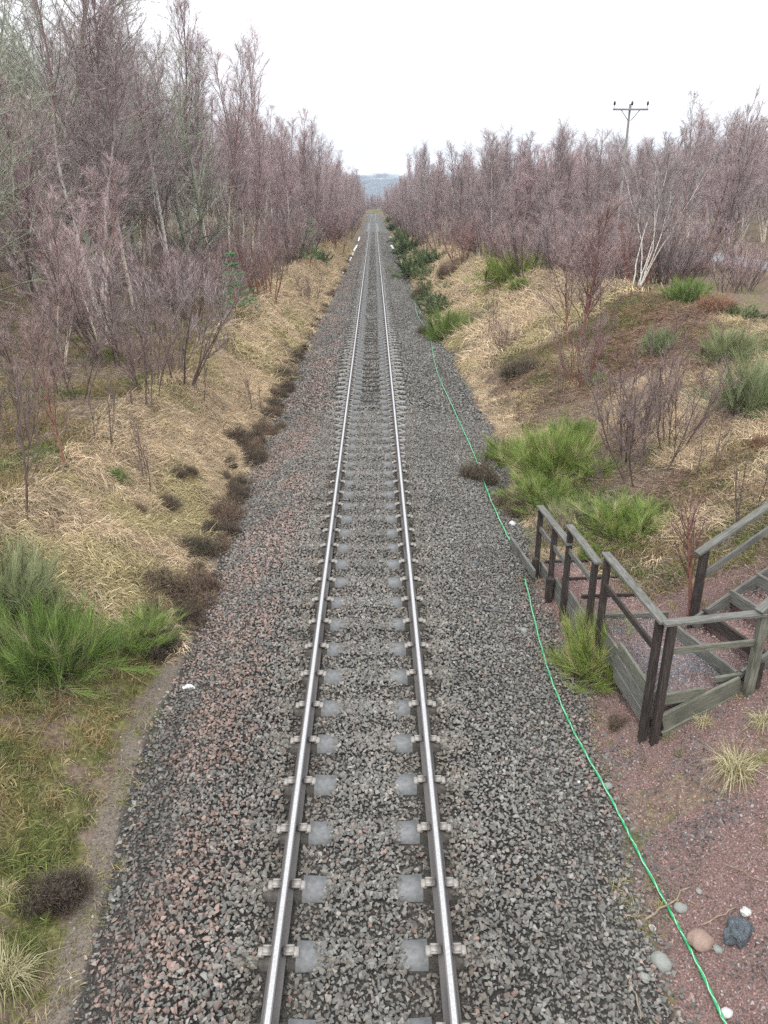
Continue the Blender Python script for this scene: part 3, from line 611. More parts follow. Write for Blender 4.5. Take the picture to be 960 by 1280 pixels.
# sparse dry wisps at the near corners
X, Y, r = region(-4.6, -2.7, 3.6, 9.5, .13, 91, lambda x, y: .8 * (x < left_toe(y) + .05) * smooth(.38, .52, fbm(x, y, .6, 93)))
X2, Y2, _ = region(2.3, 6.5, 3.6, 13, .13, 92, lambda x, y: (.9 * (x > right_toe(y) - .25) * smooth(.50, .62, fbm(x, y, .9, 94)) * np.where((y < 6.0), 1.0, .35)))
Xa, Ya = np.concatenate([X, X2]), np.concatenate([Y, Y2]); n = len(Xa)
C = np.where(r.random((n, 1)) < .45, np.array([.42, .34, .20]), np.array([.26, .27, .09])) * r.uniform(.6, 1.2, (n, 1))
cover('verge_grass', Xa, Ya, r, upright + litter, C, .8, np.zeros(n), 'thin wisps of grass and moss beside the ballast', 3)

# ------------------------------------------------------------------ plants
def rand_dirs(r, n, up):
    D = unit(r.normal(size=(n, 3)) * [1, 1, .6] + [0, 0, up]); D[:, 2] = np.abs(D[:, 2]); return unit(D)
def broom_mesh(seed, wid, hgt, nb=60, nw=55, twig='broom', leaflen=.30, wd=.006, up=.9):
    r = np.random.default_rng(seed); A = []; D = rand_dirs(r, nb, up); st = []
    for d in D:
        k = np.array([wid, wid, hgt]) * d; L = np.linalg.norm(k) * r.uniform(.4, 1.1); p = grow(r, (r.normal() * wid * .26, r.normal() * wid * .26, 0), unit(k + r.normal(size=3) * .25), L * .8, 6, .16, .04)
        st.append(tube(p, np.linspace(.009, .003, 6), 3)); q, dd = along(p, r.uniform(.3, 1.0, nw))
        dd = unit(dd + r.normal(size=dd.shape) * .30 + [0, 0, .2]); tv = np.clip(r.normal(r.choice([.25, .5, .62, .9], p=[.2, .35, .3, .15]), .16, nw), 0, 1)
        A.append(slivers(q, dd, leaflen * r.uniform(.4, 1.6, nw), wd * r.uniform(.7, 1.3, nw), r, tv))
    V, F_, v, n = [], [], [], 0
    for a, b, c in A: V.append(a); F_.append(b + n); v.append(c); n += len(a)
    fol = raw_mesh('foliage', np.concatenate(V), np.concatenate(F_), [MT[twig]], None, np.concatenate(v))
    stem = merge_tri('stems', [(a, b, .5, MT['branch']) for a, b in st]); return fol, stem
def heather_mesh(seed, wid, hgt, n=16000, twig='heather', L=.16, wd=.014):
    n = 16000
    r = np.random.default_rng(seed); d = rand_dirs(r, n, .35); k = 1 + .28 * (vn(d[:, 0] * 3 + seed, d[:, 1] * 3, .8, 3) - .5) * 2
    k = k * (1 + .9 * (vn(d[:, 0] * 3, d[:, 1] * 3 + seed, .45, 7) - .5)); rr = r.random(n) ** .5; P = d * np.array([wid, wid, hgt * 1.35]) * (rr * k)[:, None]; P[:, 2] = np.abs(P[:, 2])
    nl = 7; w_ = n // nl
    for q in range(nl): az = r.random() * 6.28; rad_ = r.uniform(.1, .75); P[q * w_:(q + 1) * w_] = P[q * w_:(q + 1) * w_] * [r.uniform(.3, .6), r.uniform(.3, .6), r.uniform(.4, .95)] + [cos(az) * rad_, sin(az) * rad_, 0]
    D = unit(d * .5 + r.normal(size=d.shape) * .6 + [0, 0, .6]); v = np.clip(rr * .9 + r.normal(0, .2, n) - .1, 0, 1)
    V, F_, v = slivers(P, D, L * r.uniform(.4, 1.4, n), wd * r.uniform(.6, 1.4, n), r, v)
    return raw_mesh('foliage', V, F_, [MT[twig]], None, v)
def place_plant(name, kid_meshes, loc, scale, rz, label, cat, group=None):
    e = empty(name, loc, rz, label, cat, group); e.scale = (scale,) * 3 if isinstance(scale, (int, float)) else scale
    for nm, me in kid_meshes: link(nm, me, e)
    return e
BR = [broom_mesh(300, 1.0, 1.0, 190, 75, 'broom', .30, .0062), broom_mesh(301, 1.0, .8, 170, 70, 'broom', .26, .0062), broom_mesh(302, .9, 1.1, 130, 65, 'broom_blue', .32, .006), broom_mesh(303, 1.0, .9, 110, 110, 'broom_dark', .2, .014, .6)]
def broom(px, py, wpx, hs, kind, label, group=None, dx=0):
    p = hit(px, py); zc = p.y * cos(PITCH) + (CAM_H - p.z) * sin(PITCH); w = wpx / FPX * zc / 2 * 1.45
    return place_plant('gorse_bush' if kind == 3 else 'broom_bush', [('foliage', BR[kind][0]), ('stem', BR[kind][1])], (p.x, p.y, p.z - .05), (w, w, w * hs), px * .37, label, 'bush', group)
broom(62, 838, 128, 1.15, 0, 'large bright green broom bush at the lower left of the bank, whips drooping over moss')
broom(15, 770, 130, 1.15, 2, 'blue-green broom bush cut by the left edge behind the large green one')
broom(160, 800, 92, .7, 1, 'low spreading green broom beside the large bush, reaching toward the dark gap')
broom(140, 600, 28, 1.3, 1, 'small thin grey-green broom on the left bank above the straw')
broom(563, 424, 52, 1.1, 0, 'round green broom on the right bank close to the ballast, beside a brown bush')
broom(640, 352, 62, 1.15, 1, 'dark green broom clump on the crest of the straw bank')
broom(652, 362, 30, .8, 0, 'small bright green broom at the foot of the crest clump')
broom(628, 322, 40, 1.0, 1, 'mid green broom behind the crest clump under the birches')
broom(690, 590, 90, 1.0, 0, 'big feathery green broom on the right bank above the handrail')
broom(640, 575, 62, .9, 1, 'smaller green broom touching the ballast edge beside the big feathery one')
broom(680, 625, 80, .7, 0, 'yellow-green broom just below the big feathery one')
broom(705, 662, 60, .9, 2, 'grey-green broom directly behind the first handrail post')
broom(786, 668, 96, .72, 0, 'vivid green broom mound above the landing, dark beneath')
broom(745, 695, 40, .7, 0, 'tiny bright broom sprout below the vivid mound')
broom(748, 838, 90, 1.3, 0, 'green broom growing through the lower handrail of the steps')
broom(735, 805, 50, 1.3, 2, 'wispy broom against the third handrail post')
broom(858, 378, 52, .9, 0, 'green broom under the forked birch near the road')
broom(825, 440, 44, 1.1, 2, 'thin grey-green broom in the red bracken patch')
broom(750, 478, 20, 1.1, 0, 'very small green broom shoot on the right bank')
broom(935, 515, 88, 1.2, 2, 'broad grey-green broom at the right edge over a dark hollow')
broom(915, 450, 80, .8, 2, 'pale green broom at the right edge above the hollow bush')
for q, (a, b_, c_, h_, lb) in enumerate([(520, 345, 44, 1.1, 'dark green gorse nearest of the row at the right ditch'), (545, 330, 30, 1.0, 'dark gorse on the slope just right of the row'), (512, 318, 34, 1.2, 'dark gorse second of the row at the right ditch'),
        (503, 300, 22, 1.2, 'dark gorse third of the row at the right ditch'), (493, 287, 15, 1.2, 'dark gorse at the far end of the row, near the snow'), (487, 277, 10, 1.3, 'tiny dark gorse at the very end of the right ditch'), (395, 325, 28, .8, 'small dark gorse on the left bank by the little pine'), (780, 645, 80, .6, 'dark undergrowth bush beneath the vivid broom mound'), (920, 400, 60, .6, 'dark olive bush at the right edge near the road')]):
    broom(a, b_, c_, h_, 3, lb)
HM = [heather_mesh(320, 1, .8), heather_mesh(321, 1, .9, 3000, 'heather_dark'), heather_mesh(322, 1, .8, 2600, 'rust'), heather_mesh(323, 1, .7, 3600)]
def heather(px, py, wpx, kind, label, hs=1.0, name='heather_bush', group=None):
    p = hit(px, py); zc = p.y * cos(PITCH) + (CAM_H - p.z) * sin(PITCH); w = wpx / FPX * zc / 2
    return place_plant(name, [('foliage', HM[kind])], (p.x, p.y, p.z - .03), (w, w, w * hs), px * .71, label, 'bush', group)
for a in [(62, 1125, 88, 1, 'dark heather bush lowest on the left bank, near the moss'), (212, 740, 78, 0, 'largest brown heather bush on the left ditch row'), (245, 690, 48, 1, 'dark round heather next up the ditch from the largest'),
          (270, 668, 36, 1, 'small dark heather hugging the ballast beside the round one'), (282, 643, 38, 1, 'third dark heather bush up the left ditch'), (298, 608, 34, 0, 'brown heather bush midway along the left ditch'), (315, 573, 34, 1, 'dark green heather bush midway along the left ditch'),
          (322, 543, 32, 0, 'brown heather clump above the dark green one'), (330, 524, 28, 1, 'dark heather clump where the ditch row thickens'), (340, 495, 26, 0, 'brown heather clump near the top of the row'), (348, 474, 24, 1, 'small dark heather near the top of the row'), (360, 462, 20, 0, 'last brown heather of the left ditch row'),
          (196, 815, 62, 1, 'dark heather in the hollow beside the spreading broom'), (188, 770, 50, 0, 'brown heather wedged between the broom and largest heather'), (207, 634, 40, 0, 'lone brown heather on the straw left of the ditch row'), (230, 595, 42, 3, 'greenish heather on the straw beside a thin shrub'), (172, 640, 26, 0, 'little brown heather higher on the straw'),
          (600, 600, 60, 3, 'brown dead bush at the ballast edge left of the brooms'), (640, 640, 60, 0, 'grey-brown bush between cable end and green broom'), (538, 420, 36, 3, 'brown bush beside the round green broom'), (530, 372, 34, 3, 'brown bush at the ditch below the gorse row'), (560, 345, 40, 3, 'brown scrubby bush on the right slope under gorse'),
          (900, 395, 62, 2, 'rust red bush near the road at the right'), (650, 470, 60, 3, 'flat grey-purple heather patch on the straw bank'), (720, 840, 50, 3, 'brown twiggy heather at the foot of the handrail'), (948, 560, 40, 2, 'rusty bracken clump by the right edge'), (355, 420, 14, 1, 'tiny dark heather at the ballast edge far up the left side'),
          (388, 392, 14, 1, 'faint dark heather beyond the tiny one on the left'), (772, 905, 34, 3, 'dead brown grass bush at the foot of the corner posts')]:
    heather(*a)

hr = np.random.default_rng(99)
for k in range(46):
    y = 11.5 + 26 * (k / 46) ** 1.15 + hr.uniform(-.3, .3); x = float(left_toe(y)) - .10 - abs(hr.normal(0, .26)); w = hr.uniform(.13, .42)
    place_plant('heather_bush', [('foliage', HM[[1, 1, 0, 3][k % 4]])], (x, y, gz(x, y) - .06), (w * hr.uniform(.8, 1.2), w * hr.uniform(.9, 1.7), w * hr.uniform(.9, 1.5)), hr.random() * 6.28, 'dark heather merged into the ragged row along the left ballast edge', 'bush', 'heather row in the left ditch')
for k in range(26):
    y = 38 + 75 * (k / 26); x = float(left_toe(y)) - .2; w = hr.uniform(.25, .45)
    if hr.random() < .6: place_plant('heather_bush', [('foliage', HM[k % 2])], (x, y, gz(x, y) - .06), (w, w * 1.5, w), hr.random() * 6.28, 'small far heather dotted along the left ballast edge beyond the merged row', 'bush', 'far heather dots')
for k in range(30):
    y = 46 + 90 * (k / 30) ** 1.2; x = float(right_toe(y)) + .7 + hr.uniform(-.2, 1.4); w = hr.uniform(.7, 1.3)
    place_plant('gorse_bush', [('foliage', BR[3][0]), ('stem', BR[3][1])], (x, y, gz(x, y) - .1), (w, w * 1.2, w * .9), hr.random() * 6.28, 'dark gorse crowding the right ditch beyond the cable', 'bush', 'gorse crowding the right ditch')
for k, (x, y, w) in enumerate([(4.5, 18.6, 1.0), (5.2, 17.2, .8), (4.0, 16.2, .8), (4.6, 15.6, .7), (5.4, 19.8, .9)]):
    place_plant('broom_bush', [('foliage', BR[k % 2][0]), ('stem', BR[k % 2][1])], (x, y, gz(x, y) - .1), (w, w, w * .8), k * 1.7, 'bright broom merged into the big clump above the handrail', 'bush', 'broom clump above the handrail')
# trees and shrubs
TM = {}
TM['tall0'] = tree_meshes(401, 13.5, .09, 1, .03, .16, 46, .36, 34, 10, 15000, (.25, .7, .0075), .45, .15, bark='bark_mid')
TM['tall1'] = tree_meshes(402, 14.5, .09, 2, .05, .16, 56, .30, 32, 10, 16000, (.25, .7, .0075), .5, .15, fan=.07)
TM['tall2'] = tree_meshes(403, 12.5, .07, 1, .03, .2, 44, .28, 34, 9, 10000, (.25, .6, .0075), .4, .15, bark='bark_tan')
TM['mid0'] = tree_meshes(404, 8.0, .06, 1, .08, .10, 44, .34, 34, 9, 11000, (.2, .5, .0065), .15)
TM['mid1'] = tree_meshes(405, 7.2, .05, 2, .08, .10, 46, .34, 32, 9, 11000, (.2, .5, .0065), .15, bark='bark_dark', fan=.2)
TM['mid2'] = tree_meshes(406, 8.5, .06, 3, .08, .15, 54, .30, 32, 9, 11500, (.2, .5, .0065), .1, bark='bark_tan', fan=.2)
TM['lichen0'] = tree_meshes(407, 14, .20, 1, .08, .12, 60, .34, 68, 9, 14000, (.12, .35, .012), .1, .06, 'bark_lichen', 'branch_grey', 'twig_lichen', wob=.09, secl=.5)
TM['lichen1'] = tree_meshes(408, 12, .16, 2, .08, .10, 60, .34, 62, 9, 14000, (.12, .35, .012), .1, .06, 'bark_lichen', 'branch_grey', 'twig_lichen', fan=.25, wob=.09, secl=.5)
TM['shrub0'] = tree_meshes(409, 3.2, .022, 14, 0, .2, 98, .32, 36, 6, 5200, (.12, .34, .005), 0, .08, 'bark_dark', 'branch', 'twig_purple', fan=.62)
TM['shrub1'] = tree_meshes(410, 2.6, .016, 7, 0, .2, 50, .30, 36, 6, 4500, (.1, .3, .005), 0, .08, 'bark_dark', 'branch', 'twig_brown', fan=.45)
TM['shrub2'] = tree_meshes(411, 3.0, .022, 12, 0, .15, 70, .30, 36, 5, 4500, (.12, .32, .005), 0, .08, 'bark_red', 'branch_red', 'twig_pink', fan=.4)
TM['sapling'] = tree_meshes(412, 4.3, .028, 4, 0, .25, 64, .32, 36, 7, 8000, (.12, .32, .0048), .1, .10, 'bark_red', 'branch_red', 'twig_pink', fan=.16)
TM['thin'] = tree_meshes(413, 2.2, .014, 3, 0, .25, 18, .25, 38, 3, 350, (.1, .25, .004), 0, .08, 'bark_dark', 'branch', 'twig_brown', fan=.25)
TM['redthin'] = tree_meshes(414, 2.2, .04, 1, .05, .35, 18, .40, 36, 4, 500, (.1, .28, .004), 0, .10, 'bark_red', 'branch_red', 'twig_brown')
TM['fork'] = tree_meshes(415, 6.2, .05, 9, 0, .18, 90, .26, 45, 6, 13000, (.15, .38, .007), .1, .08, 'bark_red', 'branch', 'twig_purple', fan=.50)
TM['multi'] = tree_meshes(416, 7.2, .036, 6, 0, .35, 80, .24, 36, 7, 14000, (.15, .4, .0075), .15, .08, 'bark_white', 'branch', 'twig_purple', fan=.22, wob=.10)
TM['open'] = tree_meshes(417, 5.0, .045, 1, .05, .2, 22, .42, 42, 6, 2600, (.12, .32, .006), 0, .08, 'bark_red', 'branch_red', 'twig_brown')
def tree(name, var, loc, scale, rz, label, cat='tree', group=None):
    e = empty(name, loc, rz, label, cat, group); e.scale = (scale,) * 3 if isinstance(scale, (int, float)) else scale
    link('trunk', TM[var][0], e); link('crown', TM[var][1], e); return e
def tree_px(name, var, px, py, hpx, label, rz=0, cat='tree', hm=None, wx=1.0):
    """base at a place on the ground, height so that it stands as tall as in the photo"""
    p = hit(px, py); H0 = {'tall0': 13.5, 'tall1': 14.5, 'tall2': 12.5, 'mid0': 8, 'mid1': 7.2, 'mid2': 8.5, 'lichen0': 14, 'lichen1': 12, 'shrub0': 3.0, 'shrub1': 2.4, 'shrub2': 2.8, 'sapling': 4.3, 'thin': 2.2, 'redthin': 2.2, 'fork': 6, 'multi': 7, 'open': 5}[var]
    y2 = py - hpx; d = ray(px, y2); t = p.y / d[1]; H = CAM_H + d[2] * t - p.z; s = H / H0
    return tree(name, var, (p.x, p.y, p.z - .03), (s * wx, s * wx, s), rz, label, cat)
# left, near
tree_px('bare_shrub', 'open', 82, 588, 170, 'red-stemmed birch sapling on the left bank above the mossy ground', .4, 'shrub')
tree_px('bare_shrub', 'thin', 178, 512, 150, 'thin dark-stemmed sapling in the green patch left of the straw', 1.2, 'shrub')
tree_px('bare_shrub', 'thin', 187, 612, 90, 'leafless thin shrub on the straw bank beside a heather', 2.2, 'shrub')
tree_px('bare_shrub', 'shrub0', 222, 472, 165, 'dense fan-shaped bare shrub at the edge of the straw, dark stems', 0, 'shrub')
tree_px('bare_shrub', 'shrub0', 150, 455, 165, 'purple bare thicket shrub left of the fan-shaped one', 1.7, 'shrub')
tree_px('bare_shrub', 'shrub1', 95, 500, 105, 'purple-brown shrub behind the red-stemmed sapling', 2.9, 'shrub')
tree_px('bare_shrub', 'shrub0', 28, 455, 95, 'purple shrub near the left edge behind the moss', 4.1, 'shrub')
tree_px('bare_shrub', 'shrub1', 190, 492, 95, 'low purple-brown shrub at the foot of the fan-shaped one', 1.9, 'shrub')
tree_px('bare_shrub', 'shrub1', 15, 560, 140, 'bare shrub cut by the left edge above the broom', .5, 'shrub')
tree_px('bare_shrub', 'thin', 15, 640, 190, 'slanting bare sapling at the left edge', .2, 'shrub')
tree_px('bare_shrub', 'shrub2', 335, 378, 105, 'reddish bare shrub just right of the young pine', .9, 'shrub')
tree_px('bare_shrub', 'shrub0', 245, 400, 110, 'purple bare shrub behind the fan-shaped one', 2.0, 'shrub')
tree_px('bare_shrub', 'shrub1', 388, 385, 40, 'small dark twiggy shrub low on the straw bank near the ballast', .9, 'shrub')
tree_px('bare_shrub', 'thin', 322, 520, 55, 'single thin twig shrub standing in the straw', 3.0, 'shrub')
tree_px('birch_tree', 'open', 75, 400, 270, 'open red-barked birch with forking dark limbs near the left edge', 1.0)
tree_px('birch_tree', 'tall2', 182, 362, 260, 'slender birch with a bright pale trunk left of the fence', .3, wx=.8)
tree_px('oak_tree', 'lichen0', 42, 365, 385, 'large lichen-covered tree at the upper left edge', .3)
tree_px('oak_tree', 'lichen1', 238, 352, 290, 'grey-green lichen-covered tree in the middle of the left wood', 2.3)
tree_px('oak_tree', 'lichen0', 130, 350, 260, 'lichen-grey tree between the upper left tree and the pale trunk', 4.3)
tree_px('birch_tree', 'tall0', 238, 325, 345, 'tallest birch of the left wood, its top out of the frame', .2)
tree_px('birch_tree', 'tall1', 120, 345, 350, 'high birch showing against the sky at the upper left', .9)
tree_px('birch_tree', 'tall0', 325, 315, 270, 'tall birch on the skyline right of the tallest one', 2.4)
tree_px('birch_tree', 'tall2', 290, 345, 290, 'slim tall birch between the lichen tree and the skyline birch', 1.4)
# right, near
tree_px('bare_shrub', 'sapling', 712, 440, 190, 'tall pink-twigged birch sapling on the right bank', .8, 'shrub', wx=1.25)
tree_px('bare_shrub', 'shrub2', 728, 480, 90, 'low pinkish twigs around the foot of the tall sapling', 2, 'shrub')
tree_px('bare_shrub', 'shrub1', 800, 600, 130, 'brown twiggy shrub above the vivid broom mound', .2, 'shrub', wx=1.1)
tree_px('bare_shrub', 'thin', 755, 425, 75, 'thin leaning sapling right of the pink one', .2, 'shrub')
tree_px('bare_shrub', 'redthin', 864, 768, 140, 'red-barked sapling beside the far handrail post', 1.0, 'shrub')
tree_px('bare_shrub', 'shrub1', 775, 560, 90, 'brown twigs between the big broom and the twiggy shrub', 3.3, 'shrub')
tree_px('bare_shrub', 'thin', 932, 660, 100, 'thin shrub behind the far handrail', 3.0, 'shrub')
tree_px('bare_shrub', 'thin', 614, 420, 60, 'tiny bare sapling standing on the straw bank', 1.0, 'shrub')
tree_px('bare_shrub', 'thin', 745, 620, 60, 'thin grey twigs beside the vivid mound', 1.0, 'shrub')
tree_px('birch_tree', 'multi', 792, 362, 195, 'birch of several pale curved stems on the crest of the bank', .6)
tree_px('birch_tree', 'fork', 862, 345, 215, 'dark forking multi-stemmed birch in front of the icy road', 2.0)
tree_px('birch_tree', 'mid1', 905, 340, 200, 'bushy dark birch by the road near the right edge', 1.0)
tree_px('birch_tree', 'mid2', 600, 325, 90, 'small birch with white bent stem on the crest', 1.6)
tree_px('bare_shrub', 'shrub0', 660, 345, 90, 'purple shrub right of the crest broom', 1.6, 'shrub')
tree_px('bare_shrub', 'shrub2', 575, 330, 60, 'brown-purple shrub on the slope under the crest', 2.6, 'shrub')
tree_px('bare_shrub', 'sapling', 742, 352, 110, 'wide pink birch sapling between the tall one and the pale stems', 3, 'shrub', wx=1.5)
tree_px('bare_shrub', 'sapling', 676, 330, 90, 'pink birch sapling behind the crest broom', 4, 'shrub', wx=1.5)
tree_px('bare_shrub', 'shrub0', 700, 345, 90, 'hazy pink shrub behind the tall sapling', 5, 'shrub')

for a in [('shrub1', 840, 560, 110, 'brown twiggy shrub right of the other twigs on the slope'), ('thin', 700, 500, 60, 'thin sapling on the dark scree patch'), ('thin', 820, 520, 130, 'dark slender sapling rising from the right twig thicket'), ('thin', 790, 575, 150, 'tallest dark stem of the right twig thicket'),
          ('shrub1', 630, 440, 40, 'small brown shrub on the straw below the crest'), ('thin', 880, 600, 90, 'thin sapling between the thicket and the far handrail'), ('thin', 130, 560, 90, 'thin sapling right of the red-stemmed one'), ('thin', 250, 500, 60, 'short leafless stem high on the straw bank'), ('thin', 290, 450, 45, 'short leafless stem near the fan-shaped shrub'), ('shrub1', 690, 690, 50, 'grey twigs behind the second handrail post')]:
    tree_px('bare_shrub', a[0], a[1], a[2], a[3], a[4], a[1] * .1, 'shrub')
# woods: individuals
placed = [(o.location.x, o.location.y) for o in COL.objects if o.name.startswith(('birch', 'oak'))]
wr = np.random.default_rng(12)
def far_enough(x, y, d): return all((x - a) ** 2 + (y - b) ** 2 > d * d for a, b in placed)
def stretch(y, side):
    if side < 0: return 'behind the near left thicket' if y < 34 else 'level with the paling fence' if y < 50 else 'just past the young pines' if y < 75 else 'before the snow strip' if y < 110 else 'beyond the snow strip' if y < 180 else 'near the vanishing point'
    return 'around the tallest utility pole' if y < 55 else 'between the first two utility poles' if y < 85 else 'past the second utility pole' if y < 130 else 'beyond the far utility pole' if y < 200 else 'near the vanishing point'
def size_word(h): return 'tall' if h > 11.5 else 'middling' if h > 8 else 'low'
nb = 0
def wood(side, count, dmin, dmax):
    global nb
    k = 0; tries = 0
    while k < count and tries < 40000:
        tries += 1
        y = math.exp(wr.uniform(math.log(dmin), math.log(dmax)))
        if side < 0:
            x = float(left_top(y)) - (1.0 if y > 45 else 2.2) - wr.random() ** 1.4 * (.55 * y + 7)
            if y < 60 and x > -9 and wr.random() < .6: continue
            hgt = wr.uniform(12, 16) if y > 30 else wr.uniform(9, 14)
            if x > -9.5 and y < 80: hgt *= wr.uniform(.5, .95)
            if y > 110: hgt *= .85
            if y < 30 and x > -12: hgt = wr.uniform(4.5, 8)
        else:
            x = float(right_top(y)) + .6 + wr.random() ** 1.3 * (.36 * y + 8)
            if 19.5 < x < 30 or (y < 55 and x < 19 and x > 10): continue
            hgt = wr.uniform(6.8, 9.6) if x < 19 else wr.uniform(7, 9) if y < 70 else wr.uniform(10, 13.5)
            if y > 150 and x < 14: hgt = wr.uniform(6, 9)
            if y < 60 and x < 12: hgt = wr.uniform(3.5, 5)
        if not far_enough(x, y, 1.0 + y * .012): continue
        if abs(x / y) > .72 : continue
        placed.append((x, y))
        if hgt > 9: var, h0 = [('tall0', 13.5), ('tall1', 14.5), ('tall2', 12.5)][wr.integers(3)]
        else: var, h0 = [('mid0', 8), ('mid1', 7.2), ('mid2', 8.5)][wr.integers(3)]
        if side < 0 and y < 85 and x < -11 and wr.random() < .4: var, h0 = ('lichen0', 14)
        s = hgt / h0
        if side < 0: lab, grp = ('bare purple birch in the wood along the left bank', 'birches of the left wood') if y < 110 else ('distant bare birch closing in on the line from the left', 'distant birches left of the line')
        else: lab, grp = ('bare purple birch in the wood above the right bank', 'birches of the right wood') if y < 110 else ('distant bare birch above the right bank near the vanishing point', 'distant birches right of the line')
        lab = '%s bare birch %s, in the %s wood' % (size_word(hgt), stretch(y, side), 'left' if side < 0 else 'right'); grp = lab + 's'
        nm = 'birch_tree'
        if var == 'lichen0': lab, grp, nm = '%s lichen-grey tree %s' % (size_word(hgt), stretch(y, -1)), 'lichen-grey trees ' + stretch(y, -1), 'oak_tree'
        tree(nm, var, (x + float(xoff(y)), y, gz(x + float(xoff(y)), y) - .05), (s * 1.15, s * 1.15, s), wr.random() * 6.28, lab, 'tree', grp); k += 1
for y in np.arange(80, 345, 7.5):
    for sd in (-1, 1):
        x = (float(left_top(y)) + wr.uniform(-.3, 1.0)) if sd < 0 else (float(right_top(y)) + wr.uniform(-.6, .8)); yq = y + wr.uniform(-2, 2); placed.append((x, yq)); var = ['tall0', 'tall1', 'mid1'][wr.integers(3)]; x += sd * wr.uniform(0, 1.8)
        sc_ = (1.5 if var == 'mid1' else 1) * wr.uniform(.66, .90) if sd < 0 else wr.uniform(.85, 1.12)
        if sd > 0: var = ['mid0', 'mid2', 'mid1'][wr.integers(3)]
        tree('birch_tree', var, (x + float(xoff(yq)), yq, gz(x + float(xoff(yq)), yq)), sc_, wr.random() * 6.28, 'bare birch in the front row narrowing toward the vanishing point, %s side' % ('snow-strip' if sd < 0 else 'gorse'), 'tree', 'front row of birches on the %s' % ('left' if sd < 0 else 'right'))
wood(-1, 115, 22, 330); wood(1, 98, 36, 330)
for k, (x, y) in enumerate([(15.5, 40), (17, 44), (16, 36), (18.5, 50), (19, 41), (14.5, 47), (17.5, 37.5), (20, 55)]):
    tree('bare_shrub', ['shrub0', 'shrub2'][k % 2], (x, y, gz(x, y) - .05), wr.uniform(.7, 1.0), k * 1.9, 'leafless scrub on the verge partly hiding the icy road', 'shrub', 'scrub in front of the icy road')
# scrub on the far slopes
for k in range(84):
    y = 92 + 240 * (k / 84); sd = -1 if k % 2 else 1; q_ = wr.random()
    x = float(left_toe(y)) - 1.2 - q_ * 3.2 if sd < 0 else float(right_toe(y)) + 1.4 + q_ * 3.2
    tree('bare_shrub', ['shrub0', 'shrub2', 'shrub0'][k % 3], (x, y, gz(x, y) - .05), wr.uniform(.9, 1.6), k * 1.3, 'mauve scrub growing down the %s slope close to the vanishing point' % ('left' if sd < 0 else 'right'), 'shrub', 'scrub on the far %s slope' % ('left' if sd < 0 else 'right'))
# the clump of pale trunks right of the vanishing point
for q in range(8):
    y = 205 + q * 6; x = 7.5 + wr.random() * 6
    tree('birch_tree', ['tall0', 'tall2'][q % 2], (x, y, gz(x, y)), (1.2, 1.2, 1.2), q * 1.3, 'pale-trunked birch in the tall clump right of the vanishing point', 'tree', 'tall clump right of the vanishing point')
# shrubs filling the wood edges
def edge_shrubs(side, count, dmin, dmax, lab, grp):
    for _ in range(count):
        y = math.exp(wr.uniform(math.log(dmin), math.log(dmax)))
        if side < 0: x = float(left_top(y)) + (1.6 if y > 75 else 0) - .2 - wr.random() ** 1.2 * (3 + y * .12)
        else:
            x = float(right_top(y)) + .3 - (2.2 if y > 60 else 0) + wr.random() ** 1.2 * (3 + y * .10)
            if 20 < x < 30: continue
        if abs(x / y) > .7: continue
        var = ['shrub0', 'shrub0', 'shrub2', 'shrub1'][wr.integers(4)]; s = wr.uniform(.7, 1.25) * (1.0 if y < 60 else 1.3)
        tree('bare_shrub', var, (x, y, gz(x, y) - .05), s, wr.random() * 6.28, {'shrub0': 'purple', 'shrub2': 'pinkish', 'shrub1': 'brown'}[var] + lab + ', ' + stretch(y, side), 'shrub', {'shrub0': 'purple', 'shrub2': 'pinkish', 'shrub1': 'brown'}[var] + ' shrubs ' + stretch(y, side) + grp)
edge_shrubs(-1, 60, 34, 250, ' leafless shrub edging the left wood', ', left')
edge_shrubs(1, 75, 34, 250, ' leafless shrub edging the right wood', ', right')

# far wood as one mass, scattered whole trees
fx, fy, fi, fs = [], [], [], []
fr = np.random.default_rng(77)
def addfar(x, y, h):
    fx.append(x); fy.append(y); v = int(fr.integers(0, 3)); fi.append(v); fs.append(h / [13.5, 14.5, 8.5][v])
for _ in range(900):
    y = fr.uniform(45, 520); x = -9 - fr.random() * (25 + .6 * y)
    if x > -14 - .0 * y and y < 330: x -= 8
    addfar(x, y, fr.uniform(12, 15.5))
for _ in range(900):
    y = fr.uniform(50, 520); x = 30 + fr.random() * (30 + .6 * y) if fr.random() < .7 else fr.uniform(12, 20)
    addfar(x, y, fr.uniform(10, 13.5) if x > 30 else fr.uniform(7, 9))
for _ in range(600):
    y = fr.uniform(375, 640); x = fr.uniform(-70, 80)
    if abs(x - float(xoff(y)) - 0) < 6 and y < 470: continue
    addfar(x, y, fr.uniform(6.5, 9.5))
fx, fy = np.array(fx), np.array(fy); n = len(fx); C = np.ones((n, 4)); rot = np.zeros((n, 3)); rot[:, 2] = fr.random(n) * 6.28
whole = []
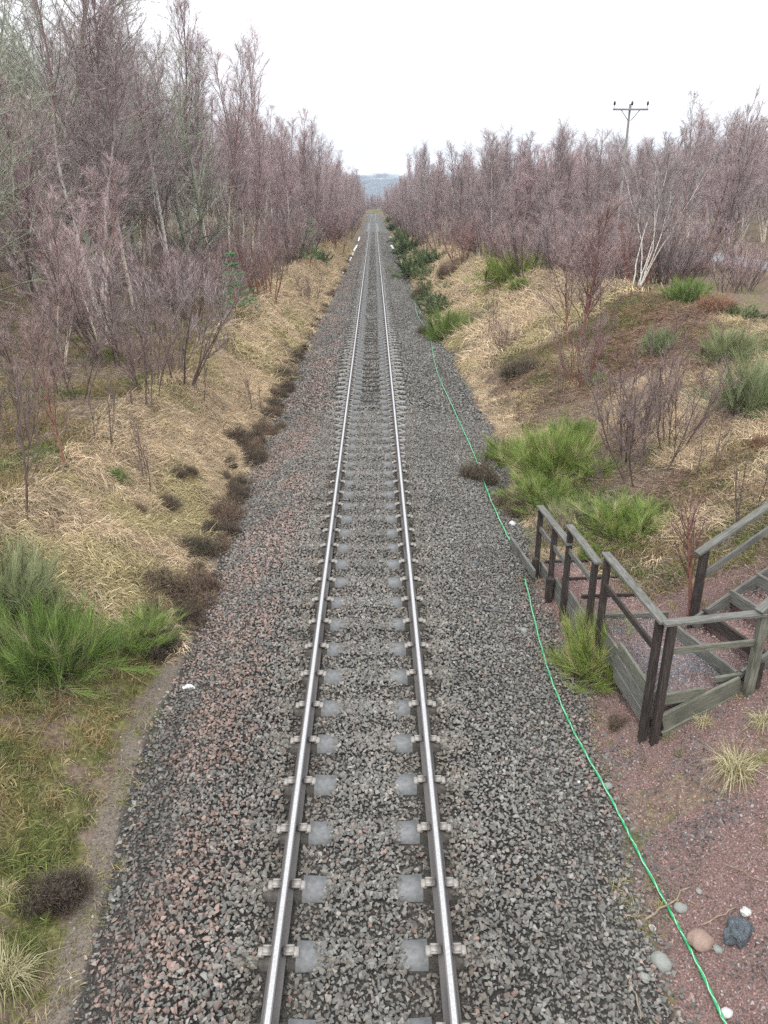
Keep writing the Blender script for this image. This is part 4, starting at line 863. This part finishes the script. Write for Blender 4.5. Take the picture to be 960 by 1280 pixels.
for key in ('tall0', 'tall1', 'mid2'):
    bm = bmesh.new(); off = 0; me = bpy.data.meshes.new('whole_tree'); ms = []
    for part in TM[key]:
        for m_ in part.materials:
            if m_ not in ms: ms.append(m_)
    VV, FF, MM, vv, base = [], [], [], [], 0
    for part in TM[key]:
        co = np.empty(len(part.vertices) * 3, np.float32); part.vertices.foreach_get('co', co); VV.append(co.reshape(-1, 3))
        fi_ = np.empty(len(part.loops), np.int32); part.loops.foreach_get('vertex_index', fi_); FF.append(fi_.reshape(-1, 3) + base)
        mi_ = np.empty(len(part.polygons), np.int32); part.polygons.foreach_get('material_index', mi_)
        MM.append(np.array([ms.index(m_) for m_ in part.materials])[mi_]); a = np.empty(len(part.vertices), np.float32); part.attributes['v'].data.foreach_get('value', a); vv.append(a); base += len(part.vertices)
    bm.free(); whole.append(raw_mesh('whole_tree', np.concatenate(VV), np.concatenate(FF), ms, np.concatenate(MM), np.concatenate(vv)))
scatter('far_wood', np.stack([fx, fy, ground(fx, fy) - .1], 1), rot, np.array(fs)[:, None] * np.ones((n, 3)) * [1.2, 1.2, 1], np.array(fi), C, whole, 'mass of bare purple birch wood behind the front trees')

# young pines
def pine_mesh(seed, H):
    r = np.random.default_rng(seed); T = grow(r, (0, 0, 0), (0, 0, 1), H, 10, .02, .02); st = [tube(T, np.linspace(.02, .006, 10), 5)]; A = []
    for w in range(6):
        t = .2 + .8 * w / 5.5; p, _ = along(T, np.array([min(t, .98)])); nbr = 5
        for k in range(nbr):
            az = k * 2 * pi / nbr + w + r.random() * .5; L = H * .30 * (1.15 - t) * r.uniform(.7, 1.2); d = np.array([cos(az), sin(az), .25])
            b_ = grow(r, p[0], d / np.linalg.norm(d), L, 5, .05, .08); st.append(tube(b_, np.linspace(.009, .004, 5), 3))
            q, dd = along(b_, r.uniform(.3, 1, 220)); A.append(slivers(q, unit(dd + r.normal(size=dd.shape) * .7 + [0, 0, .3]), .11 * r.uniform(.7, 1.2, 220), .010, r))
    q, dd = along(T, r.uniform(.85, 1, 150)); A.append(slivers(q, unit(dd + r.normal(size=dd.shape) * .7), .09, .007, r))
    V, F_, v, n = [], [], [], 0
    for a, b, c in A: V.append(a); F_.append(b + n); v.append(c); n += len(a)
    return merge_tri('trunk', [(a, b, .5, MT['bark_red']) for a, b in st]), raw_mesh('crown', np.concatenate(V), np.concatenate(F_), [MT['needle']], None, np.concatenate(v))
PM = pine_mesh(501, 2.4)
for px, py, hp, lab in ((296, 402, 88, 'young pale green pine beside the left straw bank'), (388, 338, 62, 'young pine further along at the left wood edge'), (318, 392, 32, 'tiny pine at the foot of the young pale green pine')):
    p = hit(px, py); d = ray(px, py - hp); H = CAM_H + d[2] * p.y / d[1] - p.z; e = empty('pine_tree', p, px, lab, 'tree'); e.scale = (H / 2.4,) * 3
    link('trunk', PM[0], e); link('crown', PM[1], e)

# straw tufts
def tussock(seed, n, L, wd, m):
    r = np.random.default_rng(seed); P = np.concatenate([r.normal(0, .06, (n, 2)), np.zeros((n, 1))], 1); az = r.random(n) * 2 * pi; el = r.uniform(.2, 1.2, n)
    D = np.stack([np.cos(az) * np.cos(el), np.sin(az) * np.cos(el), np.sin(el)], 1); V, F_, v = slivers(P, D, L * r.uniform(.6, 1.15, n), wd, r, None, 1.4); return raw_mesh('tussock', V, F_, [MT[m]], None, v)
TU = [tussock(510, 380, .48, .007, 'straw'), tussock(511, 220, .38, .007, 'straw')]
for px, py, s, lab in ((918, 968, 1.0, 'large straw-coloured grass tussock below the landing'), (790, 892, .0, ''), (880, 905, .55, 'small yellow grass tuft against the landing boards'), (955, 905, .7, 'grass tuft at the right edge beside the last post'), (8, 1225, .9, 'pale grass tussock in the lower left corner'), (5, 1120, .6, 'green-straw tuft at the left edge beside the dark heather'), (700, 745, .35, 'dry tuft between the first and second handrail posts')):
    if s: o = link('grass_tussock', TU[0 if s > .8 else 1], None, hit(px, py)); o.scale = (s,) * 3; tag(o, lab, 'grass tuft')

# ------------------------------------------------------------------ the steps
def beam(name, a, b, w, h, m, parent, roll=0.0, bev=.004):
    """bevelled board from a to b (local z runs along it), w across, h upright"""
    a, b = Vector(a), Vector(b); L = (b - a).length; z = (b - a).normalized()
    upv = Vector((0, 0, 1)) if abs(z.z) < .9 else Vector((0, 1, 0)); x = upv.cross(z).normalized(); y = z.cross(x)
    M4 = Matrix((x, y, z)).transposed().to_4x4(); M4 = M4 @ Matrix.Rotation(roll, 4, 'Z'); M4.translation = (a + b) / 2
    bm = bmesh.new(); bmesh.ops.create_cube(bm, size=1); bmesh.ops.scale(bm, vec=(w, h, L), verts=bm.verts)
    bmesh.ops.bevel(bm, geom=bm.edges, offset=bev, segments=1, affect='EDGES')
    me = bpy.data.meshes.new(name); bm.to_mesh(me); bm.free(); me.materials.append(MT[m]); o = link(name, me, parent); o.matrix_local = Matrix.Translation(-parent.location) @ M4; return o
STP = empty('wooden_steps', (3.4, 8.2, -.2), 0, 'weathered wooden steps and landing with dark posts and grey handrails beside the track', 'steps')
def PXZ(px, py, z): return world_at(px, py, z)
def lerp(a, b, t): return Vector(a) * (1 - t) + Vector(b) * t
# handrail line runs from far post (3.06,13.2) to the corner (3.42,7.95)
A0, A1 = Vector((3.07, 13.15, 0)), Vector((3.42, 7.95, 0)); dirA = (A1 - A0).normalized(); perpA = Vector((-dirA.y, dirA.x, 0))  # perpA points to +x side (walkway)
if perpA.x < 0: perpA = -perpA
def onA(y, z, off=0.0):
    t = (13.15 - y) / (13.15 - 7.95); p = A0.lerp(A1, t) + perpA * off; return Vector((p.x, p.y, z))
posts = [(13.15, -.75, .80), (12.25, -.8, .84), (11.45, -.9, 1.13), (10.25, -.8, 1.13), (9.80, -.8, 1.40), (8.02, -.75, 1.43)]
for y, z0, z1 in posts: beam('post', onA(y, z0), onA(y, z1), .085, .10, 'wood_dark', STP)
for y0, y1, z0, z1 in ((13.25, 11.38, .815, .88), (11.55, 10.12, 1.155, 1.16), (9.92, 7.90, 1.425, 1.455)):
    beam('handrail', onA(y0, z0), onA(y1, z1), .125, .04, 'wood_grey', STP)
for y0, y1, z0, z1 in ((13.1, 11.52, .42, .48), (11.4, 10.3, .76, .78), (9.75, 8.07, .98, 1.02)):
    beam('mid_rail', onA(y0, z0, -.0), onA(y1, z1, -.0), .04, .09, 'wood_dark' if y0 < 10 else 'wood_grey', STP)
# short stub posts bolted beside two posts
beam('stub_post', onA(13.05, -.75, -.06), onA(13.05, -.16, -.06), .10, .12, 'wood_dark', STP); beam('stub_post', onA(12.12, -.8, -.05), onA(12.12, -.10, -.05), .11, .13, 'wood_dark', STP)
# side boards under the handrail, stepped, two high
for y0, y1, z in ((13.1, 12.2, -.34), (12.2, 11.4, -.22), (11.4, 10.2, -.06), (10.2, 9.2, .16)):
    beam('side_board', onA(y0, z, .07), onA(y1, z + .02, .07), .045, .19, 'wood_grey', STP); beam('side_board', onA(y0, z - .2, .06), onA(y1, z - .18, .06), .04, .18, 'wood_grey', STP)
for q, z in enumerate((.30, .10, -.10)): beam('side_board', onA(9.2, z, .075 - q * .012), onA(8.02, z, .075 - q * .012), .045, .19, 'wood_grey' if q else 'wood_green', STP)
# first board running back toward the ballast
beam('edge_board', PXZ(639, 676, -.30), PXZ(668, 718, -.36), .05, .17, 'wood_grey', STP)
# risers across the walkway
WW = 1.12
for y, z in ((13.0, -.28), (11.95, -.10), (10.95, .10), (10.0, .29)):
    a = onA(y, z, .11); b_ = onA(y, z, WW); beam('riser', a, b_, .045, .17, 'wood_dark' if y > 10.5 else 'wood_grey', STP)
# landing frame; second flight rises to the right along dirB
B0 = Vector((4.55, 8.28, 0)); dirB = Vector((.955, .295, 0)).normalized(); perpB = Vector((-dirB.y, dirB.x, 0))
def onB(s, off, z): p = B0 + dirB * s + perpB * off; return Vector((p.x, p.y, z))
C1 = Vector((3.52, 7.90, 0))
beam('post', (C1.x, C1.y, -.85), (C1.x, C1.y, 1.43), .09, .10, 'wood_dark', STP)
E1 = Vector((4.72, 8.12, 0))
beam('post', (E1.x, E1.y, -.55), (E1.x, E1.y, 1.50), .10, .11, 'wood_green', STP)
beam('post', (E1.x + .10, E1.y + .05, -.55), (E1.x + .10, E1.y + .05, .75), .09, .09, 'wood_dark', STP)
beam('handrail', (3.40, 7.885, 1.462), (4.70, 8.09, 1.475), .125, .04, 'wood_grey', STP)
beam('mid_rail', (3.56, 7.95, 1.03), (4.68, 8.13, 1.04), .04, .085, 'wood_green', STP)
# near landing boards: level one and the sloping stringers of the upper flight
beam('side_board', (3.56, 7.99, .30), (4.15, 8.12, .31), .045, .16, 'wood_green', STP)
beam('stringer', (3.60, 7.93, .00), (4.66, 8.22, .36), .045, .26, 'wood_green', STP); beam('stringer', (3.62, 7.90, -.20), (4.62, 8.20, .14), .04, .17, 'wood_green', STP)
beam('side_board', (4.32, 8.23, .435), (4.72, 8.33, .43), .05, .07, 'wood_green', STP)
beam('stringer', onB(.2, 0, .40), onB(2.2, 0, 1.45), .045, .22, 'wood_grey', STP)
beam('stringer', onB(.35, 1.2, .46), onB(2.6, 1.2, 1.65), .045, .22, 'wood_grey', STP)
for q in range(5):
    s = .10 + q * .42; z = .40 + q * .20 if q < 2 else .40 + q * .20 + .04
    beam('riser', onB(s, .02, z), onB(s, 1.22, z), .05, .18, 'wood_grey' if q != 1 else 'wood_dark', STP)
# upper flight handrails
F0 = onB(.42, 1.28, 0)
beam('post', (F0.x, F0.y, .1), (F0.x, F0.y, 1.60), .10, .10, 'wood_dark', STP)
beam('handrail', (F0.x - .12, F0.y - .04, 1.56), onB(3.0, 1.28, 3.02), .125, .04, 'wood_grey', STP); beam('mid_rail', (F0.x + .04, F0.y + .01, 1.20), onB(3.0, 1.28, 2.64), .04, .10, 'wood_grey', STP)
p_ = onB(2.6, 1.28, 0); beam('post', (p_.x, p_.y, 1.2), (p_.x, p_.y, 2.8), .10, .10, 'wood_dark', STP)
beam('handrail', (4.60, 8.05, 1.52), (5.9, 8.55, 2.45), .125, .04, 'wood_grey', STP); beam('mid_rail', (4.78, 8.16, 1.12), (5.9, 8.6, 1.92), .04, .09, 'wood_grey', STP)
p_ = (5.9, 8.6); beam('post', (*p_, .6), (*p_, 2.42), .10, .10, 'wood_dark', STP)
# gravel in the treads
def patch(name, quad, m, lab, seed, n_, pal):
    """a shallow bed of loose grit inside a timber frame"""
    q = [Vector(v) for v in quad]; r = np.random.default_rng(seed); u, v = r.random(n_), r.random(n_)
    P = np.array([((q[0] * (1 - a) + q[1] * a) * (1 - b) + (q[3] * (1 - a) + q[2] * a) * b)[:] for a, b in zip(u, v)]); P[:, 2] += r.uniform(-.004, .006, n_)
    f = fbm(P[:, 0], P[:, 1], .5, seed)[:, None]; C = np.where(f > .5, np.array(pal[0]), np.array(pal[1])) * r.uniform(.55, 1.5, (n_, 1)); C[r.random(n_) < .12] = (.42, .40, .38)
    return P, C, r
Ps, Cs = [], []; slabV, slabF = [], []
grit_c = ((.33, .215, .195), (.25, .19, .18)); blue_c = ((.19, .215, .245), (.22, .19, .19))
beds = [([onA(12.97, -.24, .1), onA(12.97, -.24, WW), onA(11.98, -.22, WW), onA(11.98, -.22, .1)], 1800, grit_c), ([onA(11.92, -.06, .1), onA(11.92, -.06, WW), onA(10.98, -.05, WW), onA(10.98, -.05, .1)], 1800, grit_c),
        ([onA(10.92, .13, .1), onA(10.92, .13, WW), onA(10.03, .14, WW), onA(10.03, .14, .1)], 1800, grit_c), ([onA(9.97, .32, .1), Vector((4.42, 9.95, .32)), Vector((4.6, 8.3, .30)), onA(8.05, .30, .1)], 4500, blue_c),
        ([onB(.13, .03, .40), onB(.13, 1.2, .40), onB(.5, 1.2, .42), onB(.5, .03, .42)], 900, grit_c), ([onB(.55, .03, .60), onB(.55, 1.2, .60), onB(.92, 1.2, .63), onB(.92, .03, .63)], 900, grit_c), ([onB(.97, .03, .86), onB(.97, 1.2, .86), onB(1.34, 1.2, .87), onB(1.34, .03, .87)], 900, grit_c)]
for q, (quad, n_, pal) in enumerate(beds):
    P, C, r = patch('', quad, None, '', 600 + q, n_, pal); Ps.append(P); Cs.append(C)
    k = len(slabV); slabV += [tuple(v) for v in quad] + [(v[0], v[1], v[2] - .35) for v in quad]
    slabF += [(k, k + 1, k + 2, k + 3)] + [(k + a, k + 4 + a, k + 4 + (a + 1) % 4, k + (a + 1) % 4) for a in range(4)]
m, nt, b = mat('step_fill', .95, .15); n3 = noise(nt, 55, 4, pos(nt)); nt.links.new(ramp(nt, n3, [(.3, (.10, .07, .065)), (.5, (.24, .16, .15)), (.7, (.36, .27, .26))]), b.inputs['Base Color']); bump(nt, b, n3, .5, .02)
o = link('gravel_fill', raw_mesh('gravel_fill', slabV, slabF, [m]), STP); o.location = -STP.location
P = np.concatenate(Ps); C = np.concatenate(Cs); n = len(P); r = np.random.default_rng(66)
scatter('tread_grit', P, r.uniform(0, 6.28, (n, 3)), .0145 * r.uniform(.6, 1.4, (n, 3)), r.integers(0, 6, n), np.concatenate([C, np.ones((n, 1))], 1), small_src, 'pink and blue-grey grit filling the steps and landing')
# loose timbers
beam_o = empty('loose_board', PXZ(835, 735, .35), 0, 'loose grey stick lying on the grit beyond the landing', 'board'); beam('board', hit(795, 748) + Vector((0, 0, .03)), hit(878, 716) + Vector((0, 0, .05)), .035, .03, 'wood_grey', beam_o)

# ------------------------------------------------------------------ cable, poles, fence, snow, stones, litter
def cable(pts, name, rad):
    P = []
    for px, py in pts: h_ = hit(px, py); P.append((h_.x, h_.y, h_.z + .055))
    P = np.array(P); t = np.linspace(0, len(P) - 1, len(P) * 14); i0 = np.minimum(t.astype(int), len(P) - 2); f = (t - i0)[:, None]
    g = lambda k: P[np.clip(k, 0, len(P) - 1)]
    a, b_, c_, d_ = g(i0 - 1), g(i0), g(i0 + 1), g(i0 + 2); Q = .5 * (2 * b_ + (c_ - a) * f + (2 * a - 5 * b_ + 4 * c_ - d_) * f ** 2 + (3 * b_ - a - 3 * c_ + d_) * f ** 3)
    r = np.random.default_rng(5); Q[:, 0] += np.interp(np.arange(len(Q)), np.arange(0, len(Q), 5), r.normal(0, .0025, len(np.arange(0, len(Q), 5)))); return Q
CB = empty('cable', hit(760, 980), 0, 'thin bright green cable laid along the right edge of the ballast', 'cable')
for pts in ([(907, 1290), (862, 1195), (800, 1078), (757, 993), (705, 895), (677, 815), (656, 727)], [(637, 680), (612, 625), (590, 565), (565, 510), (545, 462), (536, 418), (522, 396), (518, 376), (514, 360)]):
    Q = cable(pts, 'x', .01)
    if len(pts) > 7: Q[:, 2] += .01
    ra = .0145 if len(pts) == 7 else .016
    V, F_ = tube(Q - np.array(CB.location), ra, 6); link('cable_sheath', raw_mesh('cable_sheath', V, F_, [MT['cable']], smooth_=True), CB)
    # pale strand twisted round it
    a = np.arange(len(Q)) * 1.1; Q2 = Q + np.stack([np.cos(a) * ra * .8, 0 * a, np.abs(np.sin(a)) * ra * .9], 1); V, F_ = tube(Q2 - np.array(CB.location), ra * .30, 4); link('cable_strand', raw_mesh('cable_strand', V, F_, [MT['cable_white']]), CB)

def pole(x, y, H, lab, stay=False):
    z = gz(x, y); e = empty('utility_pole', (x, y, z), 0, lab, 'utility pole', 'poles along the right wood')
    V, F_ = tube([(0, 0, -.3), (0, 0, H * .5), (0, 0, H)], [.085, .07, .055], 8); me = raw_mesh('pole', V, F_, [MT['pole']], smooth_=True); link('shaft', me, e)
    v, f, m_ = joined([(box(0, -.14, H - .25, 1.75, .07, .085), 0)]); link('crossarm', raw_mesh('crossarm', v, f, [MT['pole']]), e)
    for s in (-1, 1):
        V, F_ = tube([(s * .45, -.14, H - .29), (s * .06, -.12, H - .75)], .018, 4); link('brace', raw_mesh('brace', V, F_, [MT['glass_dark']]), e)
    for dx in (-.82, 0.82, .05):
        V, F_ = tube([(dx, -.14, H - .2), (dx, -.14, H - .08), (dx, -.14, H - .05), (dx, -.14, H + .06), (dx, -.14, H + .12)], [.012, .012, .055, .06, .02], 8); link('insulator', raw_mesh('insulator', V, F_, [MT['glass_dark']], smooth_=True), e)
for px, py, x, lab in ((788, 130, 12.7, 'tallest wooden utility pole with crossarm rising over the right birches'), (580, 192, 10.6, 'second wooden utility pole with crossarm further down the line'), (548, 212, 11, 'far utility pole just right of the vanishing point')):
    d = ray(px, py); t = x / d[0]; y = d[1] * t; zt = CAM_H + d[2] * t; pole(x, y, zt - gz(x, y), lab)

FE = None; pts = [hit(140, 345), hit(205, 332), hit(280, 312)]
FE = empty('fence', pts[0], 0, 'row of thin grey paling posts in the left wood', 'fence'); k = 0
for a, b_ in zip(pts[:-1], pts[1:]):
    nseg = int((b_ - a).length / .75)
    for q in range(nseg):
        p = a.lerp(b_, q / nseg); z = gz(p.x, p.y); h_ = 1.25 + .15 * random.Random(k).random(); k += 1
        V, F_ = tube([(p.x, p.y, z - .1), (p.x + .02, p.y, z + h_)], .045, 5); link('post', raw_mesh('post', V - np.array(FE.location), F_, [MT['wood_grey']]), FE)
for hh in (.5, 1.05):
    P = np.array([[p.x, p.y, gz(p.x, p.y) + hh] for p in [pts[0].lerp(pts[1], t_) for t_ in np.linspace(0, 1, 8)] + [pts[1].lerp(pts[2], t_) for t_ in np.linspace(.1, 1, 12)]])
    V, F_ = tube(P - np.array(FE.location), .012, 3); link('wire', raw_mesh('wire', V, F_, [MT['plastic_grey']]), FE)

def blob(name, pts, wid, m, lab, cat, hgt=.06, kind=None, group=None):
    """low uneven lump following a line on the ground"""
    P = []; r = np.random.default_rng(int(abs(pts[0][0] * 7)))
    a = np.array([[*hit(*q)] for q in pts]); t = np.linspace(0, len(a) - 1, max(14, len(a) * 6)); Q = np.stack([np.interp(t, np.arange(len(a)), a[:, k]) for k in range(3)], 1)
    w = wid * (np.sin(np.linspace(.12, pi - .12, len(t))) ** .5) * r.uniform(.55, 1.25, len(t)); V, F_ = tube(Q, 1.0, 8)
    V = V.reshape(len(t), 8, 3); C = Q[:, None, :]; off = (V - C) * w[:, None, None] * r.uniform(.8, 1.2, (len(t), 8, 1)); off[:, :, 2] *= hgt / wid; V = (C + off).reshape(-1, 3)
    me = raw_mesh(name, V, F_, [m], smooth_=True); return tag(link(name, me), lab, cat, group, kind)
blob('snow_patch', [(437, 327), (442, 314), (447, 306)], .22, MT['snow'], 'long strip of old snow in the left ditch', 'snow', .12)
blob('snow_patch', [(448, 302), (450, 296)], .25, MT['snow'], 'short snow remnant beyond the long strip', 'snow', .1)
blob('snow_patch', [(426, 346), (430, 338)], .14, MT['snow'], 'faint snow streak nearer than the long strip', 'snow', .08)
blob('snow_patch', [(489, 307), (491, 311)], .35, MT['snow'], 'small snow patch at the right ditch', 'snow', .15)
blob('snow_patch', [(493, 299), (486, 296)], .25, MT['snow'], 'farther snow patch at the right ditch', 'snow', .15)
blob('crumpled_litter', [(226, 863), (236, 859), (245, 861)], .045, MT['litter'], 'crumpled white litter at the left edge of the ballast', 'litter', .04)
blob('snow_patch', [(893, 494), (902, 495)], .07, MT['litter'], 'white scrap beside the broad grey-green broom', 'litter', .05)
def stone(px, py, wpx, m, seed, lab, flat=.62, name='stone', rnd=True, up=0):
    p = hit(px, py); zc = p.y * cos(PITCH) + (CAM_H - p.z) * sin(PITCH); w = wpx / FPX * zc / 2; bm = bmesh.new(); bmesh.ops.create_icosphere(bm, subdivisions=3, radius=1)
    for v in bm.verts:
        c = v.co; k = 1 + (.14 if rnd else .34) * (float(vn(c.x * 2 + seed, c.y * 2 + c.z * 1.3, .8, seed)) - .5) * 2
        if not rnd: c = Vector((round(c.x * 2.2) / 2.2 * .4 + c.x * .6, round(c.y * 2.2) / 2.2 * .4 + c.y * .6, round(c.z * 2.2) / 2.2 * .4 + c.z * .6))
        v.co = c * k
    me = bpy.data.meshes.new(name); bm.to_mesh(me); bm.free(); me.materials.append(m)
    if rnd: me.polygons.foreach_set('use_smooth', [True] * len(me.polygons))
    o = link(name, me, None, (p.x, p.y, p.z + w * flat * .45 + up)); o.scale = (w, w * .85, w * flat); o.rotation_euler = (0, 0, seed); return tag(o, lab, 'stone')
stone(876, 1180, 33, MT['boulder_pink'], 3, 'smooth pinkish boulder beside the cable')
stone(922, 1172, 38, MT['boulder_dark'], 4, 'dark angular boulder with pale flecks right of the pink one', .75, rnd=False)
stone(826, 1206, 28, MT['boulder_grey'], 5, 'grey-green cobble left of the cable')
stone(850, 1138, 17, MT['boulder_grey'], 6, 'small grey stone above the pink boulder')
stone(932, 1142, 14, MT['quartz'], 7, 'white broken stone behind the dark boulder', rnd=False)
stone(815, 1162, 10, MT['quartz'], 8, 'little white stone left of the cable above the cobble')
stone(805, 1224, 15, MT['boulder_grey'], 9, 'rounded grey pebble below the grey-green cobble')
stone(759, 985, 13, MT['boulder_grey'], 10, 'grey stone touching the cable below the corner posts')
stone(873, 1118, 9, MT['boulder_grey'], 11, 'blue-grey pebble at the end of the fallen stick')
stone(654, 790, 11, MT['boulder_grey'], 12, 'grey stone standing proud of the ballast near the cable')
stone(596, 708, 12, MT['boulder_dark'], 13, 'dark lump on the ballast left of the cable gap', rnd=False)
stone(640, 656, 11, MT['quartz'], 14, 'pale stone beside the cable end')
stone(598, 581, 7, MT['quartz'], 15, 'white pebble next to the cable')
stone(672, 1011, 0, MT['quartz'], 16, '') if False else None
stone(723, 979, 6, MT['quartz'], 17, 'tiny white pebble left of the cable')
stone(897, 1188, 13, MT['boulder_grey'], 18, 'greenish pebble between the pink and dark boulders')
stone(908, 1268, 16, MT['quartz'], 19, 'pale slab stone in the lower right corner')
# fallen sticks and the short pipe
def stick(a, b_, rad, m, name, lab, cat='stick', lift=.03):
    p, q = hit(*a), hit(*b_); r = np.random.default_rng(int(a[0])); P = np.linspace(p, q, 7); P[:, 2] += lift; P[1:-1] += r.normal(0, .012, (5, 3)); V, F_ = tube(P, np.linspace(rad, rad * .6, 7), 6); return tag(link(name, raw_mesh(name, V, F_, [m], smooth_=True)), lab, cat)
stick((806, 1152), (862, 1113), .012, MT['dead_stick'], 'stick', 'reddish dead stick crossing under the cable')
stick((878, 1160), (918, 1138), .010, MT['dead_stick'], 'stick', 'pale dead stick between the boulders')
stick((788, 1225), (800, 1278), .008, MT['dead_stick'], 'stick', 'thin dark stick at the bottom beside the pebbles')
stick((905, 1085), (958, 1106), .007, MT['dead_stick'], 'stick', 'thin twig lying on red grit at the right edge')
stick((605, 766), (631, 770), .022, MT['plastic_grey'], 'pipe_offcut', 'short grey pipe offcut lying on the ballast', 'pipe', .06)
stick((158, 962), (172, 978), .007, MT['dead_stick'], 'stick', 'pale straw stalk on the bare verge at the left')
stick((118, 1128), (134, 1138), .006, MT['dead_stick'], 'stick', 'short pale twig on the verge above the lower left corner')

# ------------------------------------------------------------------ haze
if True:
    me = bpy.data.meshes.new('haze'); v, f = box(0, 1640, 82, 3700, 3420, 190)
    me.from_pydata(v, [], f); hz = link('haze', me); tag(hz, 'thin pale blue haze that fades the distant hills', kind='stuff')
    m = bpy.data.materials.new('haze'); m.use_nodes = True; nt = m.node_tree; nt.nodes.clear(); pv = nt.nodes.new('ShaderNodeVolumePrincipled')
    pv.inputs['Color'].default_value = (.72, .85, 1.0, 1); pv.inputs['Density'].default_value = .00028; oo = nt.nodes.new('ShaderNodeOutputMaterial'); nt.links.new(pv.outputs[0], oo.inputs['Volume'])
    me.materials.append(m)
